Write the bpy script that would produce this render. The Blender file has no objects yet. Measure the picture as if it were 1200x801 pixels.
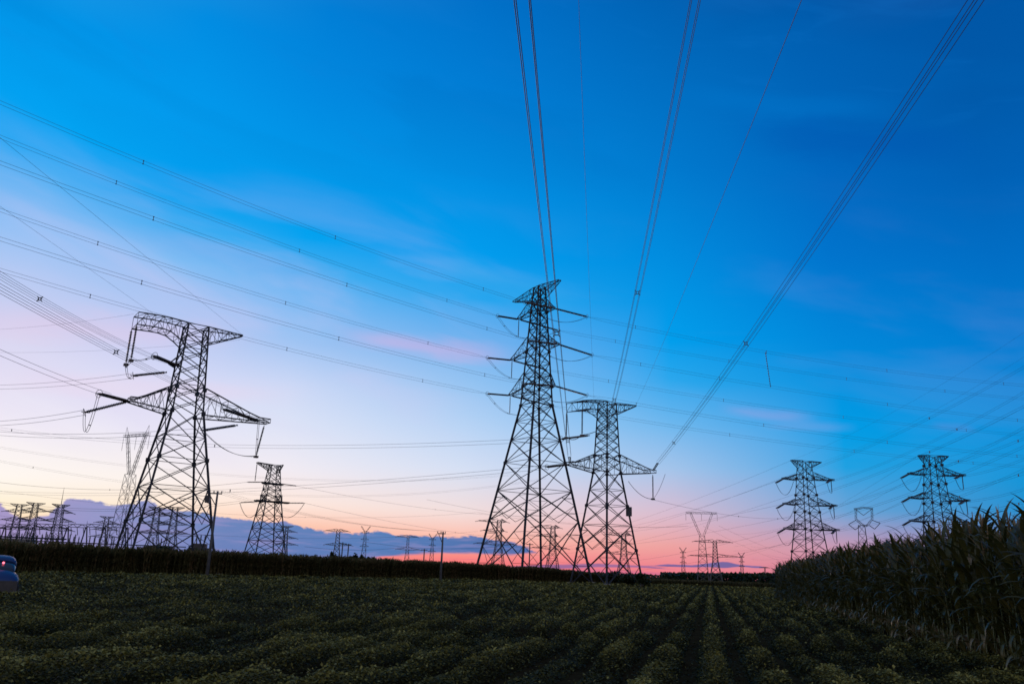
import bpy, math, random
import numpy as np
from mathutils import Vector, Matrix
S = bpy.context.scene
COL = S.collection
rnd = random.Random(7)
rng = np.random.default_rng(11)
R = math.radians

# ------------------------------------------------------------------ camera
F_PX, PITCH, ROLL, CAMZ = 960.0, R(15.65), R(2.02), 1.7      # focal length in pixels of a 1200 px wide frame
cam_d = bpy.data.cameras.new('Camera')
cam = bpy.data.objects.new('Camera', cam_d)
COL.objects.link(cam)
cam_d.sensor_width = 36.0
cam_d.lens = 36.0 * F_PX / 1200.0
cam_d.clip_start = 0.1
cam_d.clip_end = 20000
Fv = np.array([0, math.cos(PITCH), math.sin(PITCH)])
_R = np.array([1.0, 0, 0]); _U = np.cross(_R, Fv)
Rv = _R * math.cos(ROLL) + _U * math.sin(ROLL)
Uv = -_R * math.sin(ROLL) + _U * math.cos(ROLL)
m = Matrix.Identity(4)
for i in range(3):
    m[i][0], m[i][1], m[i][2] = Rv[i], Uv[i], -Fv[i]
m[2][3] = CAMZ
cam.matrix_world = m
S.camera = cam
S.view_settings.view_transform = 'Standard'
S.view_settings.look = 'None'
S.view_settings.gamma = 1.0
S.view_settings.exposure = 0.0
S.view_settings.use_curve_mapping = False
S.cycles.use_denoising = True
S.cycles.max_bounces = 4
S.cycles.adaptive_threshold = 0.006
S.cycles.filter_width = 1.6
S.render.film_transparent = False

def ray(px, py):
    d = Fv + Rv * (px - 600.0) / F_PX - Uv * (py - 400.5) / F_PX
    return d / np.linalg.norm(d)
def azel(px, py):
    d = ray(px, py)
    return math.atan2(d[0], d[1]), math.asin(d[2])

# ------------------------------------------------------------------ world (dusk sky)
SUN_AZ, SUN_EL = azel(70, 640)[0], R(1.0)
world = bpy.data.worlds.new('World'); S.world = world
world.use_nodes = True
NT = world.node_tree
NT.nodes.clear()
def lin(c):
    return tuple(((v / 255.0) / 12.92 if v / 255.0 <= 0.04045 else ((v / 255.0 + 0.055) / 1.055) ** 2.4) for v in c)
class G:
    """small helper that chains nodes"""
    def __init__(s, nt): s.nt = nt
    def n(s, t, **k):
        nd = s.nt.nodes.new(t)
        for a, b in k.items(): setattr(nd, a, b)
        return nd
    def m(s, op, a, b=None, c=None, clamp=False):
        nd = s.n('ShaderNodeMath', operation=op, use_clamp=clamp)
        for i, v in enumerate((a, b, c)):
            if v is None: continue
            if hasattr(v, 'links'): s.nt.links.new(v, nd.inputs[i])
            else: nd.inputs[i].default_value = v
        return nd.outputs[0]
    def mr(s, v, a, b, c=0.0, d=1.0, smooth=True):
        nd = s.n('ShaderNodeMapRange', interpolation_type='SMOOTHSTEP' if smooth else 'LINEAR')
        nd.clamp = True
        s.nt.links.new(v, nd.inputs[0])
        for i, x in enumerate((a, b, c, d)):
            if hasattr(x, 'links'): s.nt.links.new(x, nd.inputs[i + 1])
            else: nd.inputs[i + 1].default_value = x
        return nd.outputs[0]
    def mix(s, f, a, b):
        nd = s.n('ShaderNodeMix', data_type='RGBA')
        for i, v in ((0, f), (6, a), (7, b)):
            if hasattr(v, 'links'): s.nt.links.new(v, nd.inputs[i])
            else: nd.inputs[i].default_value = v if i == 0 else (*v, 1.0)
        return nd.outputs[2]
    def ramp(s, v, stops):
        nd = s.n('ShaderNodeValToRGB')
        s.nt.links.new(v, nd.inputs[0])
        e = nd.color_ramp.elements
        while len(e) < len(stops): e.new(0.5)
        stops = sorted(stops, key=lambda q: q[0])
        for i, (p, c) in enumerate(stops):
            e[i].position = min(1, max(0, p)); e[i].color = (*c, 1.0)
        return nd.outputs[0]
    def noise(s, vec, scale, detail=4, rough=0.55, dist=0.0):
        nd = s.n('ShaderNodeTexNoise')
        s.nt.links.new(vec, nd.inputs['Vector'])
        nd.inputs['Scale'].default_value = scale; nd.inputs['Detail'].default_value = detail
        nd.inputs['Roughness'].default_value = rough; nd.inputs['Distortion'].default_value = dist
        return nd.outputs[0]
g = G(NT)
tc = g.n('ShaderNodeTexCoord')
sep = g.n('ShaderNodeSeparateXYZ'); NT.links.new(tc.outputs['Generated'], sep.inputs[0])
el = g.m('ARCSINE', sep.outputs[2])
az = g.m('ARCTAN2', sep.outputs[0], sep.outputs[1])
elp = g.mr(el, R(-10), R(90), 0, 1, smooth=False)
columns = [
 (5,    [(0,(0,148,232)),(100,(0,160,241)),(165,(0,166,243)),(205,(92,178,243)),(260,(146,192,245)),(320,(182,202,243)),(380,(212,210,240)),(440,(228,226,245)),(500,(246,240,247)),(560,(255,248,240)),(595,(255,239,208)),(620,(255,212,170)),(645,(244,165,150))]),
 (170,  [(0,(0,140,226)),(100,(0,152,236)),(200,(0,158,239)),(228,(0,162,240)),(262,(66,174,242)),(300,(124,188,244)),(330,(158,194,243)),(390,(194,204,243)),(440,(216,218,246)),(500,(234,232,247)),(560,(252,243,238)),(600,(255,232,206)),(622,(255,205,172)),(645,(244,150,140))]),
 (336,  [(0,(0,126,214)),(100,(0,137,224)),(200,(0,152,234)),(275,(0,162,240)),(315,(66,174,241)),(350,(116,184,243)),(400,(160,196,243)),(450,(204,216,246)),(500,(222,228,247)),(550,(242,236,243)),(590,(255,232,220)),(615,(253,200,176)),(645,(246,145,138))]),
 (546,  [(0,(0,112,200)),(100,(0,124,212)),(200,(0,140,225)),(300,(0,157,238)),(350,(38,166,239)),(400,(112,178,238)),(450,(150,196,242)),(500,(184,212,245)),(550,(214,224,244)),(600,(243,222,220)),(632,(254,188,168)),(656,(250,125,124))]),
 (786,  [(0,(0,98,180)),(100,(0,110,194)),(200,(0,122,207)),(300,(0,140,223)),(400,(0,158,236)),(450,(42,168,237)),(500,(112,184,238)),(550,(164,196,234)),(600,(214,188,208)),(640,(238,162,160)),(668,(238,128,142))]),
 (986,  [(0,(0,92,173)),(100,(0,99,183)),(200,(0,104,192)),(300,(0,116,205)),(400,(0,135,218)),(500,(0,156,229)),(545,(16,160,226)),(600,(104,162,213)),(640,(194,152,180)),(675,(214,132,152))]),
 (1190, [(0,(0,88,168)),(100,(0,91,172)),(200,(0,97,182)),(300,(0,110,197)),(400,(0,124,209)),(500,(0,144,219)),(560,(0,148,216)),(600,(40,142,205)),(650,(130,130,185)),(690,(170,118,158))]),
]
prev = None; prev_az = None
for px, st in columns:
    a0 = azel(px, 480)[0]
    stops = [((math.degrees(azel(px, y)[1]) + 10) / 100.0, lin(c)) for y, c in st]
    top = st[0][1]; bot = st[-1][1]
    stops += [(0.62, lin((70, int(top[1] * .95), int(top[2] * .82)))), (0.85, lin((92, 112, 140))), (0.098, lin(bot)), (0.09, lin((60, 60, 70)))]
    c = g.ramp(elp, stops)
    prev = c if prev is None else g.mix(g.mr(az, prev_az, a0, smooth=False), prev, c)
    prev_az = a0
# sky behind the camera: violet-grey anti-twilight, brightened as fill light for belt and maize
back = g.ramp(elp, [(0.09, lin((60, 60, 70))), (0.10, lin((150, 140, 160))), (0.16, lin((208, 190, 196))), (0.30, lin((196, 192, 206))), (0.50, lin((140, 158, 186))), (0.85, lin((92, 112, 140)))])
absaz = g.m('ABSOLUTE', az)
sky = g.mix(g.mr(absaz, R(50), R(110)), prev, back)
# thin high cloud veils: wide flat streaks in angle space
vec = g.n('ShaderNodeCombineXYZ')
NT.links.new(g.m('MULTIPLY', az, 1.0), vec.inputs[0])
NT.links.new(g.m('ADD', g.m('MULTIPLY', el, 4.2), g.m('MULTIPLY', az, 0.75)), vec.inputs[1])
n1 = g.noise(vec.outputs[0], 2.6, 5, 0.5, 0.4)
n2 = g.noise(vec.outputs[0], 7.0, 4, 0.55, 0.6)
veil = g.m('MULTIPLY', g.mr(n1, 0.46, 0.70), g.mr(el, R(4), R(9)))
veil = g.m('MULTIPLY', g.m('MULTIPLY', veil, g.mr(el, R(27), R(17))), g.mr(az, R(-14), R(4), 1.0, 0.10))
sky = g.mix(g.m('MULTIPLY', veil, 0.34), sky, lin((214, 204, 240)))
dark = g.m('MULTIPLY', g.m('MULTIPLY', g.mr(n1, 0.50, 0.36), g.mr(el, R(22), R(32))), 0.08)
sky = g.mix(dark, sky, lin((0, 60, 140)))
lit = g.m('MULTIPLY', g.m('MULTIPLY', g.mr(n2, 0.52, 0.70), g.mr(el, R(22), R(32))), 0.10)
sky = g.mix(lit, sky, lin((20, 125, 215)))
# a few named pink streaks
def streak(px0, py0, px1, py1, wid_deg, col, amt):
    global sky
    a0, e0 = azel(px0, py0); a1, e1 = azel(px1, py1)
    mid = g.m('ADD', g.m('MULTIPLY', g.m('SUBTRACT', az, a0), (e1 - e0) / (a1 - a0)), e0)
    off = g.m('SUBTRACT', el, mid)
    off = g.m('ADD', off, g.m('MULTIPLY', g.m('SUBTRACT', n2, 0.5), R(wid_deg) * 1.4))
    f = g.mr(g.m('ABSOLUTE', off), 0.0, R(wid_deg), 1, 0)
    ac = (a0 + a1) / 2; h = abs(a1 - a0) / 2
    f = g.m('MULTIPLY', f, g.mr(g.m('ABSOLUTE', g.m('SUBTRACT', az, ac)), h * .3, h, 1, 0))
    sky = g.mix(g.m('MULTIPLY', f, amt), sky, lin(col))
streak(380, 392, 620, 418, 1.0, (228, 178, 222), .38)
streak(-80, 372, 330, 392, 1.5, (244, 200, 220), .24)
streak(-60, 440, 380, 462, 1.1, (244, 212, 230), .26)
streak(835, 478, 965, 492, .6, (165, 165, 225), .30)
streak(880, 498, 1010, 500, .45, (140, 165, 225), .22)
streak(1085, 496, 1150, 502, .4, (90, 140, 215), .3)
streak(480, 300, 700, 360, 1.6, (60, 170, 235), .35)
streak(120, 260, 420, 330, 1.3, (120, 175, 238), .40)
streak(760, 105, 1100, 128, 1.1, (0, 116, 202), .40)
streak(840, 150, 1190, 170, 1.9, (0, 86, 176), .45)
# low cloud bank over the horizon
vec2 = g.n('ShaderNodeCombineXYZ')
NT.links.new(az, vec2.inputs[0]); NT.links.new(g.m('MULTIPLY', el, 2.2), vec2.inputs[1])
n3 = g.noise(vec2.outputs[0], 30.0, 8, 0.66, 0.35)
vec3 = g.n('ShaderNodeCombineXYZ')
NT.links.new(az, vec3.inputs[0]); NT.links.new(g.m('MULTIPLY', el, 9.0), vec3.inputs[1])
n4 = g.noise(vec3.outputs[0], 16.0, 5, 0.6, 0.3)
def curve_az(pts, scale):
    """elevation (radians) along a polyline of sky directions"""
    lo, hi = R(-40), R(35)
    azp = g.mr(az, lo, hi, 0, 1, smooth=False)
    st = []
    for px, py in pts:
        a, e = azel(px, py)
        st.append(((a - lo) / (hi - lo), (max(0, e) / scale,) * 3))
    r = g.ramp(azp, st)
    sp = g.n('ShaderNodeSeparateColor'); NT.links.new(r, sp.inputs[0])
    return g.m('MULTIPLY', sp.outputs[0], scale)
def bank(top, bot, soft_t, soft_b, wob_t, wob_b, col, amt):
    global sky
    t = g.m('ADD', curve_az(top, 0.12), g.m('MULTIPLY', g.m('SUBTRACT', n3, 0.5), wob_t))
    b = g.m('ADD', curve_az(bot, 0.12), g.m('MULTIPLY', g.m('SUBTRACT', n4, 0.5), wob_b))
    ft = g.mr(g.m('SUBTRACT', t, el), 0.0, soft_t)
    fb = g.mr(g.m('SUBTRACT', el, b), 0.0, soft_b)
    f = g.m('MULTIPLY', g.m('MULTIPLY', ft, fb), amt)
    sky = g.mix(f, sky, col)
azp_c = g.mr(az, azel(0, 620)[0], azel(600, 640)[0], 0, 1, smooth=False)
ccol = g.ramp(azp_c, [(0, lin((158, 146, 200))), (.16, lin((138, 146, 200))), (.40, lin((92, 128, 188))), (.72, lin((66, 122, 184))), (1, lin((58, 108, 172)))])
ccol = g.mix(g.mr(n4, .44, .68, 0, .40), ccol, lin((160, 148, 202)))
bank([(-60,588),(0,590),(18,600),(38,605),(56,602),(66,592),(80,585),(100,583),(118,585),(126,590),(140,592),(160,589),(178,585),(190,592),(205,598),(240,602),(285,607),(335,610),(370,619),(400,622),(440,621),(475,626),(520,627),(560,628),(600,632),(622,640),(640,647)],
     [(-60,700),(330,690),(400,662),(440,656),(470,651),(520,650),(560,650),(600,652),(622,649),(640,647)], 0.0028, 0.004, 0.020, 0.008, ccol, 0.96)
bank([(560,664),(640,660),(700,659),(760,662),(800,667),(850,672)], [(560,672),(640,668),(700,665),(760,666),(800,668),(850,672)], .002, .002, .004, .003, lin((112, 100, 160)), .75)
bank([(765,662),(780,660),(810,661),(835,658),(850,656),(868,661),(890,662),(905,665)], [(765,663),(780,664),(810,665),(835,665),(850,666),(868,664),(890,666),(905,665)], .0015, .0015, .004, .002, lin((96, 98, 160)), .9)
bank([(-40,700),(640,668),(690,664),(760,668),(900,680)], [(-40,720),(640,690),(690,690),(760,690),(900,690)], .003, .003, .004, .003, lin((196, 100, 150)), .45)
# orange glow at the edge of the left cloud
bg = g.n('ShaderNodeBackground'); NT.links.new(sky, bg.inputs[0]); bg.inputs[1].default_value = 1.0
nish = g.n('ShaderNodeTexSky'); nish.sky_type = 'NISHITA'; nish.sun_disc = False
nish.sun_elevation = SUN_EL; nish.sun_rotation = SUN_AZ
bg2 = g.n('ShaderNodeBackground'); NT.links.new(nish.outputs[0], bg2.inputs[0]); bg2.inputs[1].default_value = 0.0006
addn = g.n('ShaderNodeAddShader'); NT.links.new(bg.outputs[0], addn.inputs[0]); NT.links.new(bg2.outputs[0], addn.inputs[1])
out = g.n('ShaderNodeOutputWorld'); NT.links.new(addn.outputs[0], out.inputs[0])

# last faint glow of the sun that has set at the left
sl = bpy.data.lights.new('Sun', 'SUN'); sl.energy = 0.25; sl.angle = R(12); sl.color = (1.0, 0.62, 0.45)
so = bpy.data.objects.new('Sun', sl); COL.objects.link(so)
sd = Vector((math.sin(SUN_AZ) * math.cos(R(4)), math.cos(SUN_AZ) * math.cos(R(4)), math.sin(R(4))))
so.rotation_euler = sd.to_track_quat('Z', 'Y').to_euler()

# ------------------------------------------------------------------ materials
def mat(name, col, rough=0.7, metal=0.0, spec=0.5, var=0.0, scale=4.0, col2=None, bump=0.0, emit=None, coord='Object'):
    mt = bpy.data.materials.new(name); mt.use_nodes = True
    nt = mt.node_tree; b = nt.nodes['Principled BSDF']
    b.inputs['Roughness'].default_value = rough; b.inputs['Metallic'].default_value = metal
    b.inputs['Specular IOR Level'].default_value = spec
    h = G(nt); t = h.n('ShaderNodeTexCoord')
    no = h.noise(t.outputs[coord], scale, 5, 0.6)
    c2 = col2 or tuple(min(1, x * (1 + var)) for x in col)
    c = h.mix(h.mr(no, 0.35, 0.65), col, c2)
    nt.links.new(c, b.inputs['Base Color'])
    if bump:
        bp = h.n('ShaderNodeBump'); bp.inputs['Strength'].default_value = bump
        nt.links.new(no, bp.inputs['Height']); nt.links.new(bp.outputs[0], b.inputs['Normal'])
    if emit:
        b.inputs['Emission Color'].default_value = (*emit[0], 1); b.inputs['Emission Strength'].default_value = emit[1]
    return mt
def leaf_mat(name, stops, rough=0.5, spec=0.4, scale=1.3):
    """foliage: each leaf carries its own tone, patches of the field differ a little"""
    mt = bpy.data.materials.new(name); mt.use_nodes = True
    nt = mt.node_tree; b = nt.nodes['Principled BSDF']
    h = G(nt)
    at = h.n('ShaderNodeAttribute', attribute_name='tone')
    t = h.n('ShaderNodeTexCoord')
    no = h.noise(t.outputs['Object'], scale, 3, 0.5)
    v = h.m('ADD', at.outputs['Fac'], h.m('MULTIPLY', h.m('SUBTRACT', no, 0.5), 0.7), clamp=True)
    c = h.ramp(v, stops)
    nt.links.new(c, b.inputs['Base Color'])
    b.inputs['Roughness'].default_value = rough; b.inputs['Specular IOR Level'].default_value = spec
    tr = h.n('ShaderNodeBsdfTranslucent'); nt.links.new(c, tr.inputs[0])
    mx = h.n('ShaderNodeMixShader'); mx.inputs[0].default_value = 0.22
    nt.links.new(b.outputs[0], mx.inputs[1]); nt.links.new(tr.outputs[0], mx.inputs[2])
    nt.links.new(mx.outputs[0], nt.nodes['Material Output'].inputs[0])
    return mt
M = dict(
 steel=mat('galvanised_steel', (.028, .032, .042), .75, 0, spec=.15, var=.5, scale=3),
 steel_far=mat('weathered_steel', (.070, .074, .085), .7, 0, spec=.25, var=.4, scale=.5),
 insul=mat('insulator_glaze', (.022, .014, .014), .25, 0, spec=.6, var=.5, scale=8),
 wire=mat('aluminium_cable', (.05, .055, .065), .5, .4, var=.3, scale=1),
 concrete=mat('concrete', (.34, .33, .31), .9, var=-.35, scale=2.5, bump=.3),
 soil=mat('field_soil', (.024, .017, .010), 1.0, spec=.0, scale=1.5, bump=.6, col2=(.036, .028, .014)),
 pole=mat('pole_concrete', (.10, .11, .125), .85, var=-.4, scale=2.0),
 black=mat('dark_housing', (.03, .03, .033), .5, var=.5, scale=5),
 wood=mat('bark', (.05, .038, .028), .9, var=.6, scale=6, bump=.4),
 wall=mat('rendered_wall', (.32, .34, .38), .85, var=-.2, scale=.8),
 carpaint=mat('blue_car_paint', (.003, .030, .135), .5, .1, var=.15, scale=2),
 glass=mat('car_glass', (.01, .018, .035), .08, 0, spec=.6, var=.2),
 rubber=mat('tyre_rubber', (.018, .018, .02), .85, var=.4, scale=10),
 chrome=mat('wheel_alloy', (.35, .36, .38), .35, .8, var=-.2),
 lampred=mat('lit_red_lamp', (.5, .02, .03), .4, emit=((1.0, .15, .22), 3.0)),
 lampclear=mat('headlamp_lens', (.5, .52, .55), .15, var=-.2),
 redpaint=mat('red_marker', (.12, .02, .025), .6, var=.2),
)
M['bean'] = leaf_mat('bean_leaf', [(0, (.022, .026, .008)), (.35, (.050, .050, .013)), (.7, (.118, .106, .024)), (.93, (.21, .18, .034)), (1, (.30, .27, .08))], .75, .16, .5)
M['maize_leaf'] = leaf_mat('maize_leaf', [(0, (.032, .034, .008)), (.45, (.070, .070, .016)), (.8, (.115, .104, .028)), (.93, (.15, .125, .045)), (1, (.30, .23, .13))], .34, .45, 1.2)
M['maize_stalk'] = mat('maize_stalk', (.055, .075, .025), .6, var=.5, scale=5)
M['tassel'] = mat('maize_tassel', (.20, .14, .07), .8, var=.5, scale=9)
M['far_maize'] = leaf_mat('far_maize', [(0, (.055, .055, .022)), (.5, (.095, .090, .036)), (.85, (.16, .115, .055)), (1, (.22, .15, .08))], .95, .05, .12)
M['crown'] = leaf_mat('tree_leaf', [(0, (.018, .03, .012)), (.6, (.035, .05, .018)), (1, (.06, .07, .025))], .6, .3, .4)

# ------------------------------------------------------------------ mesh helpers
def link(o, parent=None):
    COL.objects.link(o)
    if parent: o.parent = parent
    return o
def tag(o, label=None, cat=None, group=None, kind=None):
    for k, v in (('label', label), ('category', cat), ('group', group), ('kind', kind)):
        if v: o[k] = v
    return o
def np_mesh(name, V, Q, material, tone=None, smooth=False):
    V = np.asarray(V, dtype=np.float32).reshape(-1, 3); Q = np.asarray(Q, dtype=np.int32)
    me = bpy.data.meshes.new(name)
    k = Q.shape[1]
    me.vertices.add(len(V)); me.vertices.foreach_set('co', V.ravel())
    me.loops.add(Q.size); me.loops.foreach_set('vertex_index', Q.ravel())
    me.polygons.add(len(Q))
    me.polygons.foreach_set('loop_start', np.arange(0, Q.size, k, dtype=np.int32))
    me.polygons.foreach_set('loop_total', np.full(len(Q), k, dtype=np.int32))
    if smooth: me.polygons.foreach_set('use_smooth', np.ones(len(Q), dtype=bool))
    if tone is not None:
        a = me.attributes.new('tone', 'FLOAT', 'FACE'); a.data.foreach_set('value', np.asarray(tone, dtype=np.float32))
    me.update(calc_edges=True)
    me.materials.append(material)
    return me
class MB:
    """collects bars, tubes, boxes into one mesh"""
    def __init__(s): s.v = []; s.f = []
    def bar(s, p, q, w, w2=None):
        p = np.array(p, float); q = np.array(q, float); d = q - p; L = np.linalg.norm(d)
        if L < 1e-6: return
        d /= L; a = np.array([0, 0, 1.0]) if abs(d[2]) < .9 else np.array([1.0, 0, 0])
        x = np.cross(d, a); x /= np.linalg.norm(x); y = np.cross(d, x)
        k = len(s.v); w2 = w if w2 is None else w2
        for c, ww in ((p, w), (q, w2)):
            for i, j in ((-1, -1), (1, -1), (1, 1), (-1, 1)): s.v.append(tuple(c + x * i * ww / 2 + y * j * ww / 2))
        for i in range(4): s.f.append((k + i, k + (i + 1) % 4, k + 4 + (i + 1) % 4, k + 4 + i))
        s.f.append((k + 3, k + 2, k + 1, k)); s.f.append((k + 4, k + 5, k + 6, k + 7))
    def tube(s, pts, rad, n=6, cap=True):
        pts = [np.array(p, float) for p in pts]; k0 = len(s.v); ref = None
        for i, p in enumerate(pts):
            d = pts[min(i + 1, len(pts) - 1)] - pts[max(i - 1, 0)]; d = d / (np.linalg.norm(d) + 1e-12)
            if ref is None:
                a = np.array([0, 0, 1.0]) if abs(d[2]) < .9 else np.array([1.0, 0, 0]); ref = np.cross(d, a)
            ref = ref - d * (ref @ d); ref /= np.linalg.norm(ref) + 1e-12; y = np.cross(d, ref)
            r = rad[i] if hasattr(rad, '__len__') else rad
            for j in range(n):
                t = 2 * math.pi * j / n; s.v.append(tuple(p + (ref * math.cos(t) + y * math.sin(t)) * r))
        for i in range(len(pts) - 1):
            for j in range(n):
                a = k0 + i * n + j; b = k0 + i * n + (j + 1) % n; s.f.append((a, b, b + n, a + n))
        if cap:
            s.f.append(tuple(k0 + j for j in reversed(range(n)))); s.f.append(tuple(k0 + (len(pts) - 1) * n + j for j in range(n)))
    def box(s, c, sz, rz=0.0, taper=1.0):
        k = len(s.v); ca, sa = math.cos(rz), math.sin(rz)
        for z in (-.5, .5):
            t = taper if z > 0 else 1
            for x, y in ((-.5, -.5), (.5, -.5), (.5, .5), (-.5, .5)):
                X, Y = x * sz[0] * t, y * sz[1] * t
                s.v.append((c[0] + X * ca - Y * sa, c[1] + X * sa + Y * ca, c[2] + z * sz[2]))
        for f in ((3, 2, 1, 0), (4, 5, 6, 7), (0, 1, 5, 4), (1, 2, 6, 5), (2, 3, 7, 6), (3, 0, 4, 7)): s.f.append(tuple(k + i for i in f))
    def build(s, name, material, parent=None, smooth=False):
        if not s.v: return None
        me = bpy.data.meshes.new(name); me.from_pydata(s.v, [], s.f); me.materials.append(material)
        if smooth:
            for p in me.polygons: p.use_smooth = True
        me.update()
        return link(bpy.data.objects.new(name, me), parent)
def thing(name, label, cat, loc=(0, 0, 0), rz=0.0, group=None):
    o = bpy.data.objects.new(name, None); o.empty_display_size = .5
    o.location = loc; o.rotation_euler = (0, 0, rz); link(o); tag(o, label, cat, group)
    return o

# ground position helpers: places are given by bearing and distance as seen from the photographer
def hor(px): return 648.0 + 0.0349 * px
def gp(px, dist):
    d = ray(px, hor(px)); h = math.hypot(d[0], d[1]); return np.array([d[0] / h * dist, d[1] / h * dist])
def ghit(px, py, z=0.0):
    d = ray(px, py); t = (z - CAMZ) / d[2]; return np.array([d[0] * t, d[1] * t])
class Place:
    """a vertical plane through a tower axis, across its line; u along the cross arms"""
    def __init__(s, px, dist, deg):
        s.b = gp(px, dist); s.th = R(deg); s.d = dist
        s.u = np.array([math.cos(s.th), math.sin(s.th)]); s.n = np.array([-s.u[1], s.u[0]])
    def uz(s, px, py, off=0.0):
        d = ray(px, py); b = s.b + s.n * off; t = (b @ s.n) / (d[:2] @ s.n)
        return float((d[:2] * t - b) @ s.u), float(CAMZ + d[2] * t)
    def loc(s, P):
        q = np.array(P[:2]) - s.b; return (float(q @ s.u), float(q @ s.n), float(P[2]))
    def world(s, P):
        q = s.b + s.u * P[0] + s.n * P[1]; return np.array([q[0], q[1], P[2]])
    def root(s, name, label, cat, group=None): return thing(name, label, cat, (s.b[0], s.b[1], 0), s.th, group)
def interp(levels, z):
    for (z0, h0), (z1, h1) in zip(levels, levels[1:]):
        if z <= z1: return h0 + (h1 - h0) * (z - z0) / (z1 - z0)
    return levels[-1][1]

# ------------------------------------------------------------------ lattice parts
def lattice_body(levels, breaks, lw, bw, sub=5.5):
    """levels: half width by height, breaks: panel heights. Returns four leg builders and the bracing"""
    legs = []
    zs = breaks
    for sx, sy in ((-1, -1), (1, -1), (1, 1), (-1, 1)):
        mb = MB()
        for a, b in zip(zs, zs[1:]):
            ha, hb = interp(levels, a), interp(levels, b)
            k = 1.0 if a < zs[-1] * .55 else .72
            mb.bar((sx * ha, sy * ha, a - .02), (sx * hb, sy * hb, b + .02), lw * k)
        legs.append(mb)
    br = MB()
    for a, b in zip(zs, zs[1:]):
        ha, hb = interp(levels, a), interp(levels, b)
        for k in range(4):
            c = [(-1, -1), (1, -1), (1, 1), (-1, 1)]; p, q = c[k], c[(k + 1) % 4]
            A0 = np.array([p[0] * ha, p[1] * ha, a]); B0 = np.array([q[0] * ha, q[1] * ha, a])
            A1 = np.array([p[0] * hb, p[1] * hb, b]); B1 = np.array([q[0] * hb, q[1] * hb, b])
            big = (b - a) > sub
            w = bw * (1.25 if big else 1.0)
            br.bar(A0, B1, w); br.bar(B0, A1, w)
            if a > 0.5 and (not big or True) and (k % 2 == 0 or big or True): 
                if not big and ((b - a) > 2.4 or int(a * 7) % 2): br.bar(A0, B0, w * .8)
            if big:                                   # redundant members of the tall panels
                t = ha / (ha + hb); X = A0 + (B1 - A0) * t
                for (P0, P1, D0, D1) in ((A0, A1, A0, B1), (B0, B1, B0, A1)):
                    D = D0 + (X - D0) * .5; L = P0 + (P1 - P0) * (t * .5); br.bar(D, L, w * .45)
                    Lm = P0 + (P1 - P0) * t; br.bar(D, Lm, w * .45)
                    U = X + (P1 - X) * .5 if False else X + ((A1 if P0 is A0 else B1) - X) * .5
                    L2 = P0 + (P1 - P0) * (t + (1 - t) * .5); br.bar(U, L2, w * .45); br.bar(U, Lm, w * .45)
                    M0 = (A0 + B0) / 2 if a > .5 else None
                    if M0 is not None: br.bar(D, M0, w * .5)
    h = interp(levels, zs[-1])
    for z in (zs[-1],):
        for p, q in (((-1, -1), (1, -1)), ((1, -1), (1, 1)), ((1, 1), (-1, 1)), ((-1, 1), (-1, -1))):
            br.bar((p[0] * h, p[1] * h, z), (q[0] * h, q[1] * h, z), bw)
    return legs, br
def gussets(levels, zlist, size, root):
    for z in zlist:
        h = interp(levels, z)
        for sx, sy in ((-1, -1), (1, -1), (1, 1), (-1, 1)):
            mb = MB(); mb.box((sx * h, sy * h, z), (size, size * .9, size * 1.1)); mb.build('gusset_plate', M['steel'], root)
def arm(s, L, zt, zlo, zhi, h, tw, n, cw, bw, kt=.82, tiph=.5):
    """cross arm truss from the mast face x = s*h out to x = L"""
    mb = MB(); X0 = s * h
    def node(t, sy, top):
        if not top: return np.array([X0 + (L - X0) * t, sy * (h + (tw - h) * t), zlo + (zt - zlo) * t])
        tt = min(1, t / kt)
        return np.array([X0 + (L - X0) * t, sy * (h + (tw - h) * t), zhi + (zt + tiph - zhi) * tt])
    ts = [i / n for i in range(n + 1)]
    for sy in (-1, 1):
        for top in (0, 1):
            for a, b in zip(ts, ts[1:]): mb.bar(node(a, sy, top), node(b, sy, top), cw)
        for i, (a, b) in enumerate(zip(ts, ts[1:])):
            mb.bar(node(b, sy, 0), node(b, sy, 1), bw)
            mb.bar(node(a, sy, i % 2), node(b, sy, (i + 1) % 2), bw)
    for i, (a, b) in enumerate(zip(ts, ts[1:])):
        for top in (0, 1):
            mb.bar(node(b, -1, top), node(b, 1, top), bw)
            mb.bar(node(a, -1 if i % 2 else 1, top), node(b, 1 if i % 2 else -1, top), bw)
    return mb
def ins_string(mb, p, q, r, n=18, double=0.0):
    p = np.array(p, float); q = np.array(q, float); d = q - p; L = np.linalg.norm(d); d /= L
    sd = np.cross(d, [0, 0, 1.0]); nn = np.linalg.norm(sd); sd = sd / nn if nn > .2 else np.array([1.0, 0, 0])
    for o in ((0,) if not double else (-double, double)):
        a = p + sd * o + d * L * .06; b = p + sd * o + d * L * .95; pts = []; rr = []
        for i in range(n):
            t = i / n
            for dt, k in ((0.0, .45), (.3, .5), (.42, 1.0), (.75, .9), (.85, .5)):
                pts.append(a + (b - a) * (t + dt / n)); rr.append(r * k)
        mb.tube(pts, rr, 7)
        mb.bar(p, a, r * .55); mb.bar(b, q, r * .55)
    if double:
        mb.bar(p - sd * double * 1.2, p + sd * double * 1.2, r * .8); mb.bar(b - sd * double * 1.2, b + sd * double * 1.2, r * .8)
def ring(mb, c, rad, axis, r=.03, n=14):
    axis = np.array(axis, float); axis /= np.linalg.norm(axis); a = np.cross(axis, [0, 0, 1.0])
    a = a / np.linalg.norm(a) if np.linalg.norm(a) > .1 else np.array([1.0, 0, 0]); b = np.cross(axis, a)
    mb.tube([np.array(c) + (a * math.cos(t) + b * math.sin(t)) * rad for t in np.linspace(0, 2 * math.pi, n + 1)], r, 5, cap=False)
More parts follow.
